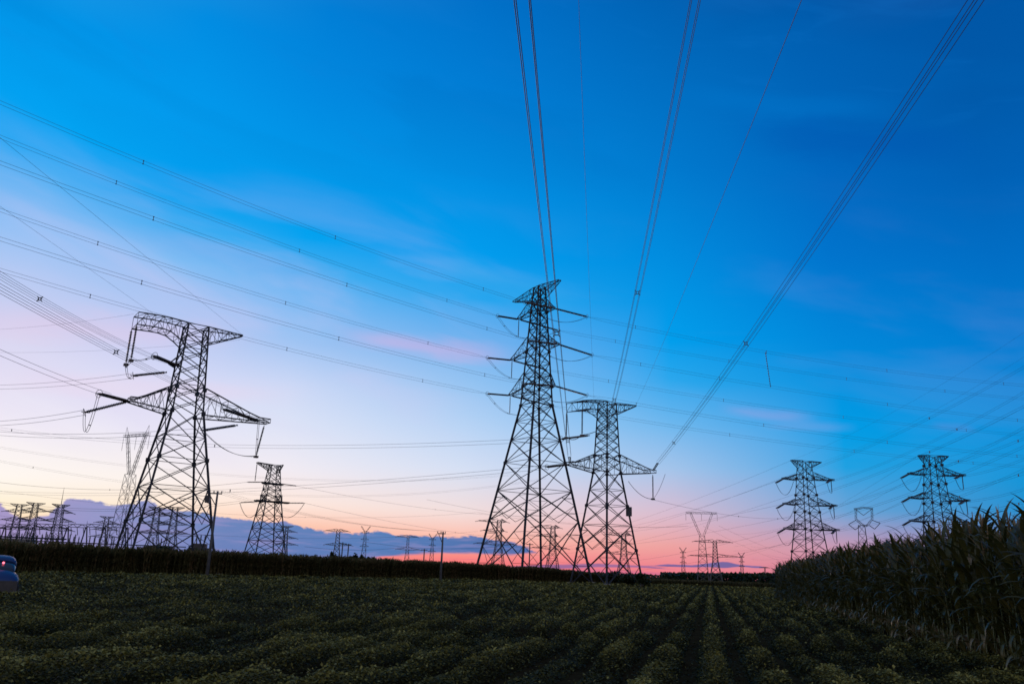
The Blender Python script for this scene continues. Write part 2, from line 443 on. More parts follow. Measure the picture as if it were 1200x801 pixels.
def sag(p, q, s, n=14):
    p = np.array(p, float); q = np.array(q, float)
    return [p + (q - p) * t - np.array([0, 0, 4 * s * t * (1 - t)]) for t in np.linspace(0, 1, n + 1)]
def jumper(root, pts_list, off=.22, r=.028, spacer=True):
    """twin jumper loop through the given spans [(p, q, sag), ...]"""
    mb = MB(); path = []
    for p, q, s_ in pts_list: path += sag(p, q, s_, 12)[(1 if path else 0):]
    for o in (-off, off): mb.tube([a + np.array([0, o, 0]) * .6 + np.array([o, 0, 0]) * .6 for a in path], r, 5)
    if spacer:
        for k in range(4, len(path) - 2, 7): mb.bar(path[k] + np.array([off * .6, off * .6, 0]), path[k] - np.array([off * .6, off * .6, 0]), .09)
    mb.build('jumper_wire', M['wire'], root)
def add_legs(root, legs, m_, plate=None, levels=None):
    for i, l in enumerate(legs): l.build('leg', m_, root)
def footings(root, h, sz=.9, hh=.5):
    for sx, sy in ((-1, -1), (1, -1), (1, 1), (-1, 1)):
        mb = MB(); mb.box((sx * h, sy * h, hh / 2 - .1), (sz, sz, hh), taper=.8); mb.build('footing', M['concrete'], root)

# ------------------------------------------------------------------ tall central pylon
PB = Place(623.5, 160, -56.4)
lvB = [(0, 8.0), (33.6, 2.25), (53.5, 1.15), (59, .8)]
brB = [0, 11.2, 16.8, 22.2, 26.6, 30.3, 33.6, 35.4, 37.5, 39.8, 42.2, 44.6, 46.8, 49, 51, 53, 54.8, 56.4, 58.4]
rB = PB.root('pylon', 'tallest lattice pylon at the centre, three levels of cross arms and a slanting top arm', 'pylon', 'steel lattice pylons')
legs, br = lattice_body(lvB, brB, .32, .12)
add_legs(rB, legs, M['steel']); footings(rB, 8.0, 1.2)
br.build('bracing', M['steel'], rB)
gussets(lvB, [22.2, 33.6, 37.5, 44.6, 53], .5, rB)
hB = lambda z: interp(lvB, z)
a = arm(1, 6.9, 58.0, 55.8, 58.4, hB(57), .3, 5, .11, .05, 1.0, .1); a.build('earth_wire_arm', M['steel'], rB)
a = arm(-1, -9.45, 57.6, 55.6, 58.4, hB(57), .3, 6, .11, .05, 1.0, .1); a.build('earth_wire_arm', M['steel'], rB)
B_tips = {'1R': (5.1, 52.6), '1L': (-7.25, 53.2), '2R': (6.75, 44.8), '2L': (-9.3, 44.65), '3R': (5.6, 36.7), '3L': (-9.5, 37.1)}
B_left = {'1R': (2.19, 149.75, 51.67), '1L': (-3.18, 161.49, 52.41), '2R': (3.20, 148.48, 43.66), '2L': (-4.95, 162.58, 43.70), '3R': (2.35, 149.55, 35.64), '3L': (-4.65, 163.13, 36.33)}
B_right = {'1R': (15.04, 158.47, 51.95), '1L': (9.85, 169.41, 52.10), '2R': (16.00, 157.12, 43.57), '2L': (7.52, 170.65, 43.60), '3R': (15.17, 158.25, 35.66), '3L': (8.64, 171.29, 35.96)}
for k, (L, z) in B_tips.items():
    s_ = 1 if L > 0 else -1
    arm(s_, L, z, z + .2, z + 3.2, hB(z + 1.5), .4, 4, .13, .055, .95, .2).build('cross_arm', M['steel'], rB)
    tip = (L, 0, z)
    e1, e2 = PB.loc(B_left[k]), PB.loc(B_right[k])
    for e in (e1, e2):
        mb = MB(); ins_string(mb, tip, e, .17, 24, .14)
        ring(mb, e, .42, np.array(e) - np.array(tip), .035)
        mb.build('insulator_string', M['insul'], rB)
    if s_ < 0:
        hb = (L, 0, z - 3.9); mb = MB(); ins_string(mb, (L, 0, z - .1), hb, .12, 16); mb.build('insulator_string', M['insul'], rB)
        jumper(rB, [(e1, hb, .7), (hb, e2, .9)])
    else: jumper(rB, [(e1, e2, 2.4)])

# ------------------------------------------------------------------ single circuit pylons with a hooked top arm (left and right of centre)
def hooked_pylon(P, label, c):
    lv = [(0, c['h0']), (c['zw'], c['hw']), (c['zt'], c['ht'])]
    n = 5; z1 = c['zw']; brk = [0] + [z1 * (1 - (1 - i / n) ** 1.25) for i in range(1, n)] + [z1]
    brk = [0, z1 * .31, z1 * .52, z1 * .69, z1 * .83, z1]
    up = max(5, int(round((c['zt'] - z1) / 1.45))); brk += [z1 + (c['zt'] - z1) * (i + 1) / up for i in range(up)]
    r = P.root('pylon', label, 'pylon', 'steel lattice pylons')
    legs, br = lattice_body(lv, brk, c.get('lw', .22), c.get('bw', .09), 3.4)
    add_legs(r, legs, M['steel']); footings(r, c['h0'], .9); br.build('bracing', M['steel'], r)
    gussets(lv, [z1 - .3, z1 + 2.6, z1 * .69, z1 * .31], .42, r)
    h = lambda z: interp(lv, z)
    cw, bw = .115, .05
    lo = c['low']                                   # lower arms
    for s_, (L, z) in ((-1, lo[0]), (1, lo[1])):
        arm(s_, L, z, z1 - .4, z1 + 2.8, h(z1), .7, 6, cw * 1.15, bw, .80, .45).build('cross_arm', M['steel'], r)
    # top arm: box truss to the left with two hanging strings, tapering point to the right
    (Lt, zl), (Rt, zr) = c['top']
    zt = c['zt']
    mb = MB(); W_ = c['tw']; nn = 6; hx = h(zt)
    def nd(t, sy, top):
        x = -hx + (Lt + hx) * t; y = sy * (hx + (W_ - hx) * t)
        z = (zt + (zl - zt) * t + math.sin(math.pi * t) * .15) - ((1.5 + 1.3 * max(0, 1 - t / .42) ** 1.4) if not top else 0)
        return np.array([x, y, z])
    ts = [i / nn for i in range(nn + 1)]
    for sy in (-1, 1):
        for top in (0, 1):
            for a_, b_ in zip(ts, ts[1:]): mb.bar(nd(a_, sy, top), nd(b_, sy, top), cw)
        for i, (a_, b_) in enumerate(zip(ts, ts[1:])):
            mb.bar(nd(b_, sy, 0), nd(b_, sy, 1), bw); mb.bar(nd(a_, sy, i % 2), nd(b_, sy, (i + 1) % 2), bw)
    for i, (a_, b_) in enumerate(zip(ts, ts[1:])):
        for top in (0, 1):
            mb.bar(nd(b_, -1, top), nd(b_, 1, top), bw); mb.bar(nd(a_, -1, top), nd(b_, 1, top), bw)
    mb.build('top_arm', M['steel'], r)
    arm(1, Rt, zr, zt - 2.1, zt, h(zt), .15, 5, cw * .85, bw, 1.0, .15).build('earth_wire_arm', M['steel'], r)
    # bracket that holds the middle phase
    mb = MB(); zb = c['zm']
    for sy in (-1, 1): mb.bar((-h(zb), sy * h(zb), zb), (-h(zb) - 1.1, 0, zb + .05), .14); mb.bar((-h(zb), sy * h(zb), zb + 1.3), (-h(zb) - 1.1, 0, zb + .05), .1)
    mb.build('middle_bracket', M['steel'], r)
    bots = []
    for sy in (-1, 1):
        p = nd(1, sy, 0); q = p + np.array([0, 0, -c['drop']])
        mb = MB(); ins_string(mb, p, q, .15, 20); mb.box(q - np.array([0, 0, .1]), (.5, .5, .28)); mb.build('insulator_string', M['insul'], r); bots.append(q)
    return r, h, bots, nd
PA = Place(191, 105, 35.6)
rA, hA, botA, ndA = hooked_pylon(PA, 'large black pylon at the left with a hooked top arm and a nodding wide lower arm', dict(h0=4.75, zw=18.9, hw=1.75, zt=29.5, ht=1.2, low=((-6.3, 19.2), (10.4, 18.8)), top=((-7.0, 29.6), (5.75, 29.4)), tw=1.35, zm=24.3, drop=4.3))
rA['label'] = 'large black pylon at the left with a hooked top arm, behind the near roadside pole'
PC = Place(711, 140, 38.4)
rC, hC, botC, ndC = hooked_pylon(PC, 'hooked-arm pylon standing right beside the tallest central pylon, one leg facing us', dict(h0=4.2, zw=18.6, hw=1.6, zt=30.3, ht=1.1, low=((-8.7, 18.8), (11.6, 19.4)), top=((-7.7, 29.3), (7.2, 30.8)), tw=1.9, zm=24.6, drop=4.2))
def strung(P, r, a, b, rad=.17, n=24, dbl=.16, rg=True):
    """tension string between two world or local points"""
    mb = MB(); ins_string(mb, a, b, rad, n, dbl)
    if rg: ring(mb, b, .45, np.array(b) - np.array(a), .03); ring(mb, np.array(a) + (np.array(b) - np.array(a)) * .97, .45, (0, 0, 1), .03)
    mb.build('insulator_string', M['insul'], r)
def px_local(P, px, py, off=0.0):
    u, z = P.uz(px, py, off); return (u, off, z)
# strings of the left pylon: middle phase, left arm, right arm
A_m = [(-hA(24.3) - 1.1, 0, 24.35)]
a0 = A_m[0]
eAm1, eAm2 = px_local(PA, 181, 417, -2.6), px_local(PA, 156, 440, 1.6)
strung(PA, rA, px_local(PA, 209, 429, -.6), eAm1); strung(PA, rA, px_local(PA, 195, 436, .8), eAm2)
lowL = (-6.3, 0, 19.2)
eAl1, eAl2 = px_local(PA, 116, 461, -2.6), px_local(PA, 99, 483, 1.4)
strung(PA, rA, lowL, eAl1); strung(PA, rA, lowL, eAl2)
lowR = (8.9, 0, 19.0)
eAr1, eAr2 = px_local(PA, 262, 479, -2.4), px_local(PA, 238, 504, 2.6)
strung(PA, rA, lowR, eAr1); strung(PA, rA, px_local(PA, 278, 498, .6), eAr2)
jumper(rA, [(eAm1, botA[0], .25), (botA[0], botA[1], .3), (botA[1], eAm2, .9)])
jumper(rA, [(eAl1, eAl2, 3.2)])
tipR = np.array([9.9, .0, 18.5]); hangR = px_local(PA, 300, 534, 0.0)
mb = MB(); ins_string(mb, tipR, hangR, .14, 20); mb.box((hangR[0], hangR[1], hangR[2] - .1), (.5, .5, .25)); mb.build('insulator_string', M['insul'], rA)
jumper(rA, [(eAr2, hangR, 1.0), (hangR, (8.8, -1.0, 18.8), .1)])
# strings of the pylon right of centre
eCm = px_local(PC, 658, 514, 0.0)
sCm = (-hC(24.4) - 1.1, 0, 24.65)
strung(PC, rC, px_local(PC, 690, 510, 0.0), eCm)
eCl = px_local(PC, 641, 547, 0.0); strung(PC, rC, (-8.7, 0, 18.8), eCl)
eCmr = PC.loc((16.5, 132.8, 25.9)); strung(PC, rC, PC.loc((16.8, 137.4, 25.9)), eCmr, .09, 20, .12, False)
for tp_, azd_, b_, c_ in (((26.21, 147.45, 20.49), 267.6, .0361, .000295), ((10.08, 132.93, 19.26), 264.8, -.01, .00005)):
    e_ = (tp_[0] + math.cos(R(azd_)) * 5.5, tp_[1] + math.sin(R(azd_)) * 5.5, tp_[2] + b_ * 5.5)
    strung(PC, rC, PC.loc((tp_[0], tp_[1], tp_[2] - .3)), PC.loc(e_), .09, 20, .12, False)
jumper(rC, [(eCm, botC[1], .3), (botC[1], botC[0], .6), (botC[0], eCmr, .5)])
tipC = np.array([11.8, .3, 19.2]); hangC = np.array([11.8, .3, 14.9])
mb = MB(); ins_string(mb, tipC, hangC, .14, 18); mb.box(hangC, (.5, .5, .3)); mb.build('insulator_string', M['insul'], rC)
jumper(rC, [((10.5, 5.0, 18.2), hangC, .8), (hangC, (11.9, -2.5, 19.1), .5)])
# small equipment box strapped on the outer leg of the right one
mb = MB(); mb.box((hC(12.0) + .1, -hC(12.0) - .0, 12.0), (.7, .7, 1.5)); mb.build('equipment_box', M['black'], rC)

# ------------------------------------------------------------------ overhead lines
def cable_line(label, tip, azd, b, c, length, n_cond, spacers, rad=.019, gap=.23, name='overhead_line', start=0.0):
    """a bundle hung as a parabola: leaves tip along bearing azd, z = b s + c s^2"""
    a = R(azd); u = np.array([math.cos(a), math.sin(a)]); nrm = np.array([-u[1], u[0], 0.0])
    Sx = np.linspace(start, length, max(24, int(length / 4)))
    P = np.stack([tip[0] + u[0] * Sx, tip[1] + u[1] * Sx, tip[2] + b * Sx + c * Sx * Sx], 1)
    offs = {1: [(0, 0)], 2: [(0, -gap), (0, gap)], 4: [(-gap, -gap), (gap, -gap), (gap, gap), (-gap, gap)]}[n_cond]
    root = thing(name, label, 'power line', tuple(P[0]), 0, 'overhead power lines')
    for ox, oz in offs:
        mb = MB(); f = np.clip(Sx / 1.5, .15, 1)[:, None]
        q = P - P[0] + (nrm * ox + np.array([0, 0, oz])) * f
        mb.tube(list(q), rad, 5); mb.build('conductor', M['wire'], root)
    for s_ in spacers:
        z = tip[2] + b * s_ + c * s_ * s_; ce = np.array([tip[0] + u[0] * s_, tip[1] + u[1] * s_, z]) - P[0]; mb = MB()
        if n_cond == 2:
            mb.bar(ce + [0, 0, -gap - .03], ce + [0, 0, gap + .03], .06)
            for oz in (-gap, gap): mb.box(tuple(ce + [0, 0, oz]), (.13, .13, .11))
        else:
            k = gap * .55; sq = [ce + nrm * x * k + np.array([0, 0, y * k]) for x, y in ((-1, -1), (1, -1), (1, 1), (-1, 1))]
            for i in range(4): mb.bar(sq[i], sq[(i + 1) % 4], .06)
            for (x, y), p in zip(((-1, -1), (1, -1), (1, 1), (-1, 1)), sq): mb.bar(p, ce + nrm * x * gap * 1.15 + np.array([0, 0, y * gap * 1.15]), .06)
        mb.build('spacer', M['wire'], root)
    return root
Lft = {'1R': (225.0, -.0389, .00059), '1L': (225.8, -.0323, .000496), '2R': (225.1, -.0248, .000432), '2L': (226.1, -.039, .000538), '3R': (225.5, -.0367, .000498), '3L': (225.4, -.039, .000534)}
Rgt = {'1R': (19.1, -.0718, .000499), '1L': (21.2, -.0427, .000315), '2R': (21.2, -.0475, .000299), '2L': (20.7, -.0573, .000345), '3R': (20.7, -.0595, .000326), '3L': (20.3, -.0641, .000332)}
ordl = {'1R': 'highest', '1L': 'second highest', '2R': 'third highest', '2L': 'fourth highest', '3R': 'fifth highest', '3L': 'lowest'}
spl = {'1R': [11, 43, 73], '1L': [14, 47, 77], '2R': [11, 41, 71], '2L': [16, 47, 77], '3R': [10, 41, 71], '3L': [17, 46, 77]}
spr = {'1R': [11, 43, 76, 112], '1L': [14, 44, 79, 112], '2R': [11, 30, 76, 118], '2L': [15, 45, 80, 121], '3R': [11, 42, 76, 117], '3L': [14, 45, 81, 120]}
for k in B_tips:
    cable_line(ordl[k].capitalize() + ' of the six twin lines from the tallest pylon to the left edge', B_left[k], *Lft[k], 190, 2, spl[k])
    cable_line(ordl[k].capitalize() + ' of the six twin lines from the tallest pylon to the right edge', B_right[k], *Rgt[k], 230, 2, spr[k], gap=.26)
cable_line('quad bundle rising to the top right corner from the right arm beside the tallest pylon', (26.21, 147.45, 20.49), 267.6, .0361, .000295, 230, 4, [23, 69], rad=.018, start=5.5)
cable_line('quad bundle rising to the top edge, middle one of the three quad bundles', (16.90, 139.07, 26.15), 265.7, .0090, .000459, 230, 4, [21, 63], rad=.018, start=6.5)
cable_line('quad bundle rising steeply behind the tallest pylon top, leftmost of the three quad bundles', (10.08, 132.93, 19.26), 264.8, -.01, .00005, 230, 4, [22, 75], rad=.018, start=5.5)
cable_line('thin single earth wire just right of the tallest pylon top, nearly vertical', (14.27, 136.71, 30.34), 263.6, -.0558, .000209, 230, 1, [], rad=.010, name='earth_wire')
cable_line('thin single earth wire curving up between the two right quad bundles', (22.55, 144.16, 31.08), 263.2, -.1235, .0001, 230, 1, [], rad=.010, name='earth_wire')
cable_line('quad bundle from the mast of the left pylon up to the left edge', (-40.41, 96.50, 24.31), 277.9, -.1512, .000995, 80, 4, [9, 39], gap=.17, rad=.013, start=4)
cable_line('quad bundle passing behind the left pylon mast from its right arm', (-32.87, 101.90, 19.30), 274.7, -.0823, .000339, 90, 4, [43], gap=.17, rad=.013, start=5)
cable_line('bundle from the left arm of the left pylon to the left edge', (-44.19, 93.80, 19.21), 277.8, -.1031, .000852, 70, 2, [46], rad=.017, start=6)
cable_line('thin earth wire rising from the left pylon right tip to the left edge', (-34.44, 100.78, 29.63), 269.8, -.0267, .00005, 100, 1, [], rad=.010, name='earth_wire')
cable_line('thin earth wire rising from the left pylon hooked arm to the left edge', (-42.80, 94.79, 29.8), 271.5, -.03, .00002, 70, 1, [], rad=.010, name='earth_wire')
def at(px, py, d):
    v = ray(px, py); t = d / math.hypot(v[0], v[1]); return np.array([v[0] * t, v[1] * t, CAMZ + v[2] * t])
def far_line(label, p, q, s_, n_cond=2, rad=.03, gap=.3, spacers=(), name='overhead_line'):
    p = at(*p); q = at(*q); root = thing(name, label, 'power line', tuple(p), 0, 'overhead power lines')
    path = [a_ - p for a_ in sag(p, q, s_, 40)]
    for oz in ((0,) if n_cond == 1 else (-gap, gap)):
        mb = MB(); mb.tube([a_ + np.array([0, 0, oz]) for a_ in path], rad, 4); mb.build('conductor', M['wire'], root)
    for t in spacers:
        c_ = path[int(t * 40)]; mb = MB(); mb.box(tuple(c_), (.16, .16, gap * 2.1)); mb.build('spacer', M['wire'], root)
W3 = lambda P, e: P.world(e)
def far_line_from(label, P, e, q, *a_, **k_):
    w = P.world(e); dd = math.hypot(w[0], w[1]); v = w - np.array([0, 0, CAMZ]); z_ = v @ Fv
    far_line(label, (600 + F_PX * (v @ Rv) / z_, 400.5 - F_PX * (v @ Uv) / z_, dd), q, *a_, **k_)
far_line_from('twin line level across the left half, through the tallest pylon at mid height', PC, eCm, (-120, 478, 330), 5.5, rad=.022, gap=.3, spacers=(.35, .72))
far_line_from('lower twin line level across the left half, passing through the tallest pylon legs', PC, eCl, (-120, 566, 360), 4.0, rad=.022, gap=.3, spacers=(.3, .45, .8))
far_line_from('twin line running level from the mid mast of the left pylon to the left edge', PA, eAm2, (-100, 449, 170), 1.0, rad=.018)
far_line_from('twin line level from the large left pylon left arm tip to the left edge', PA, eAl2, (-100, 489, 170), 1.2, rad=.022)
far_line_from('twin line from the right arm of the left pylon, running left behind its mast', PA, eAr2, (-100, 494, 200), 1.6, rad=.022)
far_line_from('single level earth wire from the left pylon hooked arm to the left edge', PA, (-7.3, 0, 29.6), (-100, 386, 170), .9, 1, rad=.010, name='earth_wire')
far_line_from('single level earth wire from the left pylon right tip to the left edge', PA, (5.5, 0, 28.9), (-100, 408, 190), 1.2, 1, rad=.010, name='earth_wire')

# ------------------------------------------------------------------ the two double circuit pylons at the right
def double_pylon(px, d, deg, label, legpx, arms, earth, hbase, htop, strings, drops, lw=.22, bw=.1):
    P = Place(px, d, deg)
    zt = P.uz((earth[0][0] + earth[1][0]) / 2, (earth[0][1] + earth[1][1]) / 2)[1]
    z3 = P.uz(*[(arms[-1][0][i] + arms[-1][1][i]) / 2 for i in (0, 1)])[1]
    lv = [(0, hbase), (z3, hbase * .62), (zt, htop)]
    r = P.root('pylon', label, 'pylon', 'steel lattice pylons')
    brk = [0, z3 * .36, z3 * .62, z3 * .83, z3]
    zz = z3; k = max(6, int((zt - z3) / 2.3)); brk += [z3 + (zt - z3) * (i + 1) / k for i in range(k)]
    legs, br = lattice_body(lv, brk, lw, bw, 5.0)
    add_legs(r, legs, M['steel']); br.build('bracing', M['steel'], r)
    gussets(lv, brk[2:-1:2], .62, r)
    h = lambda z: interp(lv, z); ends = []
    for s_, e in ((-1, earth[0]), (1, earth[1])):
        u, z = P.uz(*e); arm(s_, u, zt, zt - 2.0, zt + .05, h(zt - 1), .3, 4, .13, .07, 1.0, .12).build('earth_wire_arm', M['steel'], r)
        ends.append((u, 0, zt))
    for (l, rr) in arms:
        for s_, e in ((-1, l), (1, rr)):
            u, z = P.uz(*e)
            arm(s_, u, z, z - .1, z + 1.9, h(z), .9, 5, .17, .08, .75, .35).build('cross_arm', M['steel'], r)
            t = (u, 0, z); ends.append(t)
            if s_ < 0:
                q = P.uz(e[0] - 12, e[1] + 5.5, 0); q = (q[0], -1.5, q[1]); mb = MB(); ins_string(mb, t, q, .22, 10, .2); mb.build('insulator_string', M['insul'], r)
                jumper(r, [(q, (u + 3.4, 0, z - .6), drops + .8)], r=.035, spacer=False)
            else:
                q = (u - 4.2, -3.0, z - 1.1); mb = MB(); ins_string(mb, (u - 1.2, 0, z), q, .22, 10, .2); mb.build('insulator_string', M['insul'], r)
                hb = (u - .6, 0, z - 3.6); mb = MB(); ins_string(mb, (u - .6, 0, z), hb, .15, 10); mb.build('insulator_string', M['insul'], r)
                jumper(r, [(q, hb, 1.2), (hb, (u, 1, z), 1.0)], r=.035, spacer=False)
    return P, r, ends
PF, rF, eF = double_pylon(951, 265, 14, 'pylon with three arm pairs just left of the maize, left of the right-hand two', None,
    [((918, 560.5), (976, 563)), ((919, 590), (979, 593)), ((920, 619), (982, 621.5))], [(927, 540), (962, 541)], 4.7, 1.4, None, 3.0)
PG, rG, eG = double_pylon(1108, 255, 0, 'pylon with three arm pairs rising out of the maize, rightmost in the picture', None,
    [((1065, 555), (1130, 557.5)), ((1066, 583), (1135, 587)), ((1067, 610), (1139, 614))], [(1076, 533.5), (1111, 535)], 4.4, 1.5, None, 3.0)
mb = MB(); mb.box((-interp([(0, 4.7), (14, 3.6)], 5), -4.3, 6.5), (.9, .9, 1.4)); mb.build('equipment_box', M['black'], rF)
nmF = ['left earth wire arm', 'right earth wire arm', 'top left arm', 'top right arm', 'middle left arm', 'middle right arm', 'bottom left arm', 'bottom right arm']
gF = [(1330, 300), (1330, 330), (1330, 352), (1330, 378), (1330, 405), (1330, 425), (1330, 460), (1330, 485)]
gG = [(1330, 395), (1330, 430), (1330, 452), (1330, 470), (1330, 505), (1330, 512), (1330, 545), (1330, 555)]
lF = [(600, 640), (600, 648), (640, 625), (620, 650), (600, 622), (600, 640), (640, 655), (640, 668)]
lG = [(860, 640), (850, 655), (860, 625), (860, 645), (880, 640), (880, 655), (900, 650), (900, 662)]
for i, nm in enumerate(nmF):
    one = i < 2
    far_line_from('line from the %s of the left twin pylon toward right edge' % nm, PF, eF[i], (*gF[i], 170), 3.0, 1 if one else 2, rad=.014 if one else .02, gap=.22, spacers=() if one else (.55,))
    far_line_from('line from the %s of the left twin pylon down to the left' % nm, PF, eF[i], (*lF[i], 620), 6.0, 1, rad=.025)
    far_line_from('line from the %s of the rightmost pylon toward the right edge' % nm, PG, eG[i], (*gG[i], 170), 2.0, 1 if one else 2, rad=.014 if one else .02, gap=.22, spacers=() if one else (.6,))
    far_line_from('line from the %s of the rightmost pylon down to the left' % nm, PG, eG[i], (*lG[i], 600), 5.0, 1, rad=.025)

# red and white spacer rod hanging between two lines right of centre
p = at(897, 412.3, 203); q = at(903, 453.3, 209)
rr = thing('spacer_rod', 'slim hanging rod between two lines right of centre, reddish and dark', 'spacer rod', tuple(q))
mb = MB(); mb.tube([np.zeros(3), p - q], .06, 6); mb.build('rod', M['insul'], rr)
for k in range(14):
    mb = MB(); mb.tube([(p - q) * (k / 14 + .02), (p - q) * (k / 14 + .035)], .13, 8); mb.build('shed', M['redpaint'], rr)

# ------------------------------------------------------------------ distant pylons
def truss_leg(mb, pts, w, cw, bw, n):
    """narrow box truss along a polyline in the local x-z plane, half width w in x and y"""
    P_ = [np.array([p[0], 0, p[1]]) for p in pts]
    for a_, b_ in zip(P_, P_[1:]):
        d_ = (b_ - a_) / np.linalg.norm(b_ - a_); side = np.array([d_[2], 0, -d_[0]])
        for sx in (-1, 1):
            for sy in (-1, 1): mb.bar(a_ + side * sx * w + [0, sy * w, 0], b_ + side * sx * w + [0, sy * w, 0], cw)
        for i in range(n):
            t0, t1 = i / n, (i + 1) / n; A_ = a_ + (b_ - a_) * t0; B_ = a_ + (b_ - a_) * t1; k = 1 if i % 2 else -1
            for s2 in (-1, 1):
                mb.bar(A_ + side * k * w + [0, s2 * w, 0], B_ - side * k * w + [0, s2 * w, 0], bw)
                mb.bar(A_ + side * s2 * w + [0, k * w, 0], B_ + side * s2 * w - np.array([0, k * w, 0]), bw)
def far_body(r, lv, brk, lw, bw, m_):
    legs, br = lattice_body(lv, brk, lw, bw, 99)
    for l in legs: l.build('leg', m_, r)
    br.build('bracing', m_, r)
def far_pylon(px, top, d, deg, kind, label, s=1.0, lean=0, arms=None, hb=None, extra=None):
    P = Place(px, d, deg - math.degrees(azel(px, hor(px))[0]))
    tx = px - (px - 690) * (hor(px) - top) * 2.9e-4                        # where a plumb axis shows at that height
    H = P.uz(tx, top)[1]; f = d / F_PX
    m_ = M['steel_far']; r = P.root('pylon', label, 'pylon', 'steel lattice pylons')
    lw = max(.20, f * .42) * s; bw = lw * .5
    if kind in ('double', 'single', 'spired'):
        hb = hb or H * .105
        lv = [(0, hb), (H * .5, hb * .42), (H, hb * .26)]
        brk = [0, .2 * H, .36 * H, .5 * H] + [H * (.5 + .0833 * i) for i in range(1, 7)]
        far_body(r, lv, brk, lw, bw, m_)
        if kind == 'single': spec = [(.60, .30, .36), (.96, .32, .26)]
        else: spec = [(.54, .27, .27), (.70, .25, .25), (.86, .22, .22)]
        if arms: spec = arms
        for zf, Ll, Lr in spec:
            for s_, L in ((-1, Ll), (1, Lr)):
                if L: arm(s_, s_ * L * H, zf * H, zf * H - .02 * H, zf * H + .055 * H, interp(lv, zf * H), .3, 4, lw * .7, bw * .8, .9, .2).build('cross_arm', m_, r)
        if kind != 'single':
            for s_ in (-1, 1): arm(s_, s_ * .16 * H, H, H * .95, H, interp(lv, H), .2, 3, lw * .6, bw * .8, 1, .1).build('earth_wire_arm', m_, r)
        for zf, Ll, Lr in spec[:3]:
            for s_, L in ((-1, Ll), (1, Lr)):
                if not L: continue
                mb = MB(); ins_string(mb, (s_ * L * H, 0, zf * H), (s_ * (L + .07) * H, 0, zf * H - .015 * H), lw * .7, 5); mb.build('insulator_string', M['insul'], r)
        if kind == 'spired':
            mb = MB(); mb.bar((0, 0, H), (0, 0, H * 1.32), lw * .9, lw * .25); mb.build('spire', m_, r)
    elif kind == 'vee':                                                    # slim mast with a Y shaped head
        hb = hb or H * .07; lv = [(0, hb), (H * .86, hb * .3)]
        far_body(r, lv, [H * .86 * i / 6 for i in range(7)], lw, bw, m_)
        for s_ in (-1, 1):
            mb = MB(); truss_leg(mb, [(s_ * hb * .2, H * .86), (s_ * H * .11, H)], hb * .12, lw * .6, bw * .6, 3); mb.build('head_arm', m_, r)
        for zf, L in ((.84, .10), (.68, .10), (.52, .11)):
            mb = MB(); mb.bar((-L * H, 0, zf * H), (L * H, 0, zf * H), lw * .8); mb.bar((-L * H, 0, zf * H), (0, 0, zf * H + .05 * H), bw); mb.bar((L * H, 0, zf * H), (0, 0, zf * H + .05 * H), bw); mb.build('cross_arm', m_, r)
    elif kind == 'cup':                                                    # wine glass head with a level beam
        zb, zw, bl, hw = arms                                               # beam height, waist height, half beam, waist half width
        lv = [(0, hb), (zw, hw)]; far_body(r, lv, [zw * i / 7 for i in range(8)], lw, bw, m_)
        for s_ in (-1, 1):
            mb = MB(); truss_leg(mb, [(s_ * hw * .6, zw), (s_ * bl * .70, zb)], hw * .32, lw * .7, bw * .7, 8); mb.build('head_arm', m_, r)
            mb = MB(); mb.bar((s_ * bl * .62, 0, zb), (s_ * bl * .86, 0, zb + (H - zb)), lw * .9, lw * .5); mb.bar((s_ * bl * .9, 0, zb), (s_ * bl * .86, 0, H), bw); mb.build('peak', m_, r)
        mb = MB(); truss_leg(mb, [(-bl, zb), (bl, zb)], hw * .28, lw * .7, bw * .7, 14); mb.build('beam', m_, r)
        for x in (-bl, 0, bl):
            mb = MB(); ins_string(mb, (x, 0, zb - .3), (x, 0, zb - extra), lw * .65, 8); mb.build('insulator_string', M['insul'], r)
    return P, r, H
def zpx(px, d, y): return CAMZ + (hor(px) - y) * d / F_PX * 1.02
PD, rD, HD = far_pylon(137.5, 499, 330, -55, 'cup', 'pale slender pylon with a goblet head, just left of the large left pylon', s=.72, hb=3.1, arms=(45.3, 31.0, 7.4, 1.35), extra=5.5)
PI, rI, HI = far_pylon(824, 602, 470, 3, 'cup', 'goblet-headed pylon with a level beam, right of centre in the pink sky', s=.9, hb=3.0, arms=(zpx(824, 470, 607.5), zpx(824, 470, 632), 8.4, 1.4), extra=4.2)
# small pylon with hooked arm right of the large left pylon
PE = Place(309, 250, 38)
tE = PE.uz(323, 545)[1]; f1 = PE.uz(320, 571)[1]; f2 = PE.uz(318, 588)[1]
rE = PE.root('pylon', 'mid-distance pylon with a thin hooked top arm, right of the large left pylon', 'pylon', 'steel lattice pylons')
lvE = [(0, 4.9), (f2, 2.3), (tE, 1.2)]
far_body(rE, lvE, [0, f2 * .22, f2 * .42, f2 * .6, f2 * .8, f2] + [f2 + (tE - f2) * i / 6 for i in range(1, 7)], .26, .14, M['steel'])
arm(-1, PE.uz(301, 545)[0], tE + .2, tE - 1.8, tE, 1.1, .6, 5, .16, .09, 1, .1).build('top_arm', M['steel'], rE)
arm(1, PE.uz(332, 543)[0], tE + .3, tE - 2.2, tE, 1.1, .2, 3, .16, .09, 1, .1).build('earth_wire_arm', M['steel'], rE)
uE = PE.uz(301, 545)[0]; mb = MB(); ins_string(mb, (uE, 0, tE), (uE, 0, tE - 5.2), .16, 12); mb.build('insulator_string', M['insul'], rE)
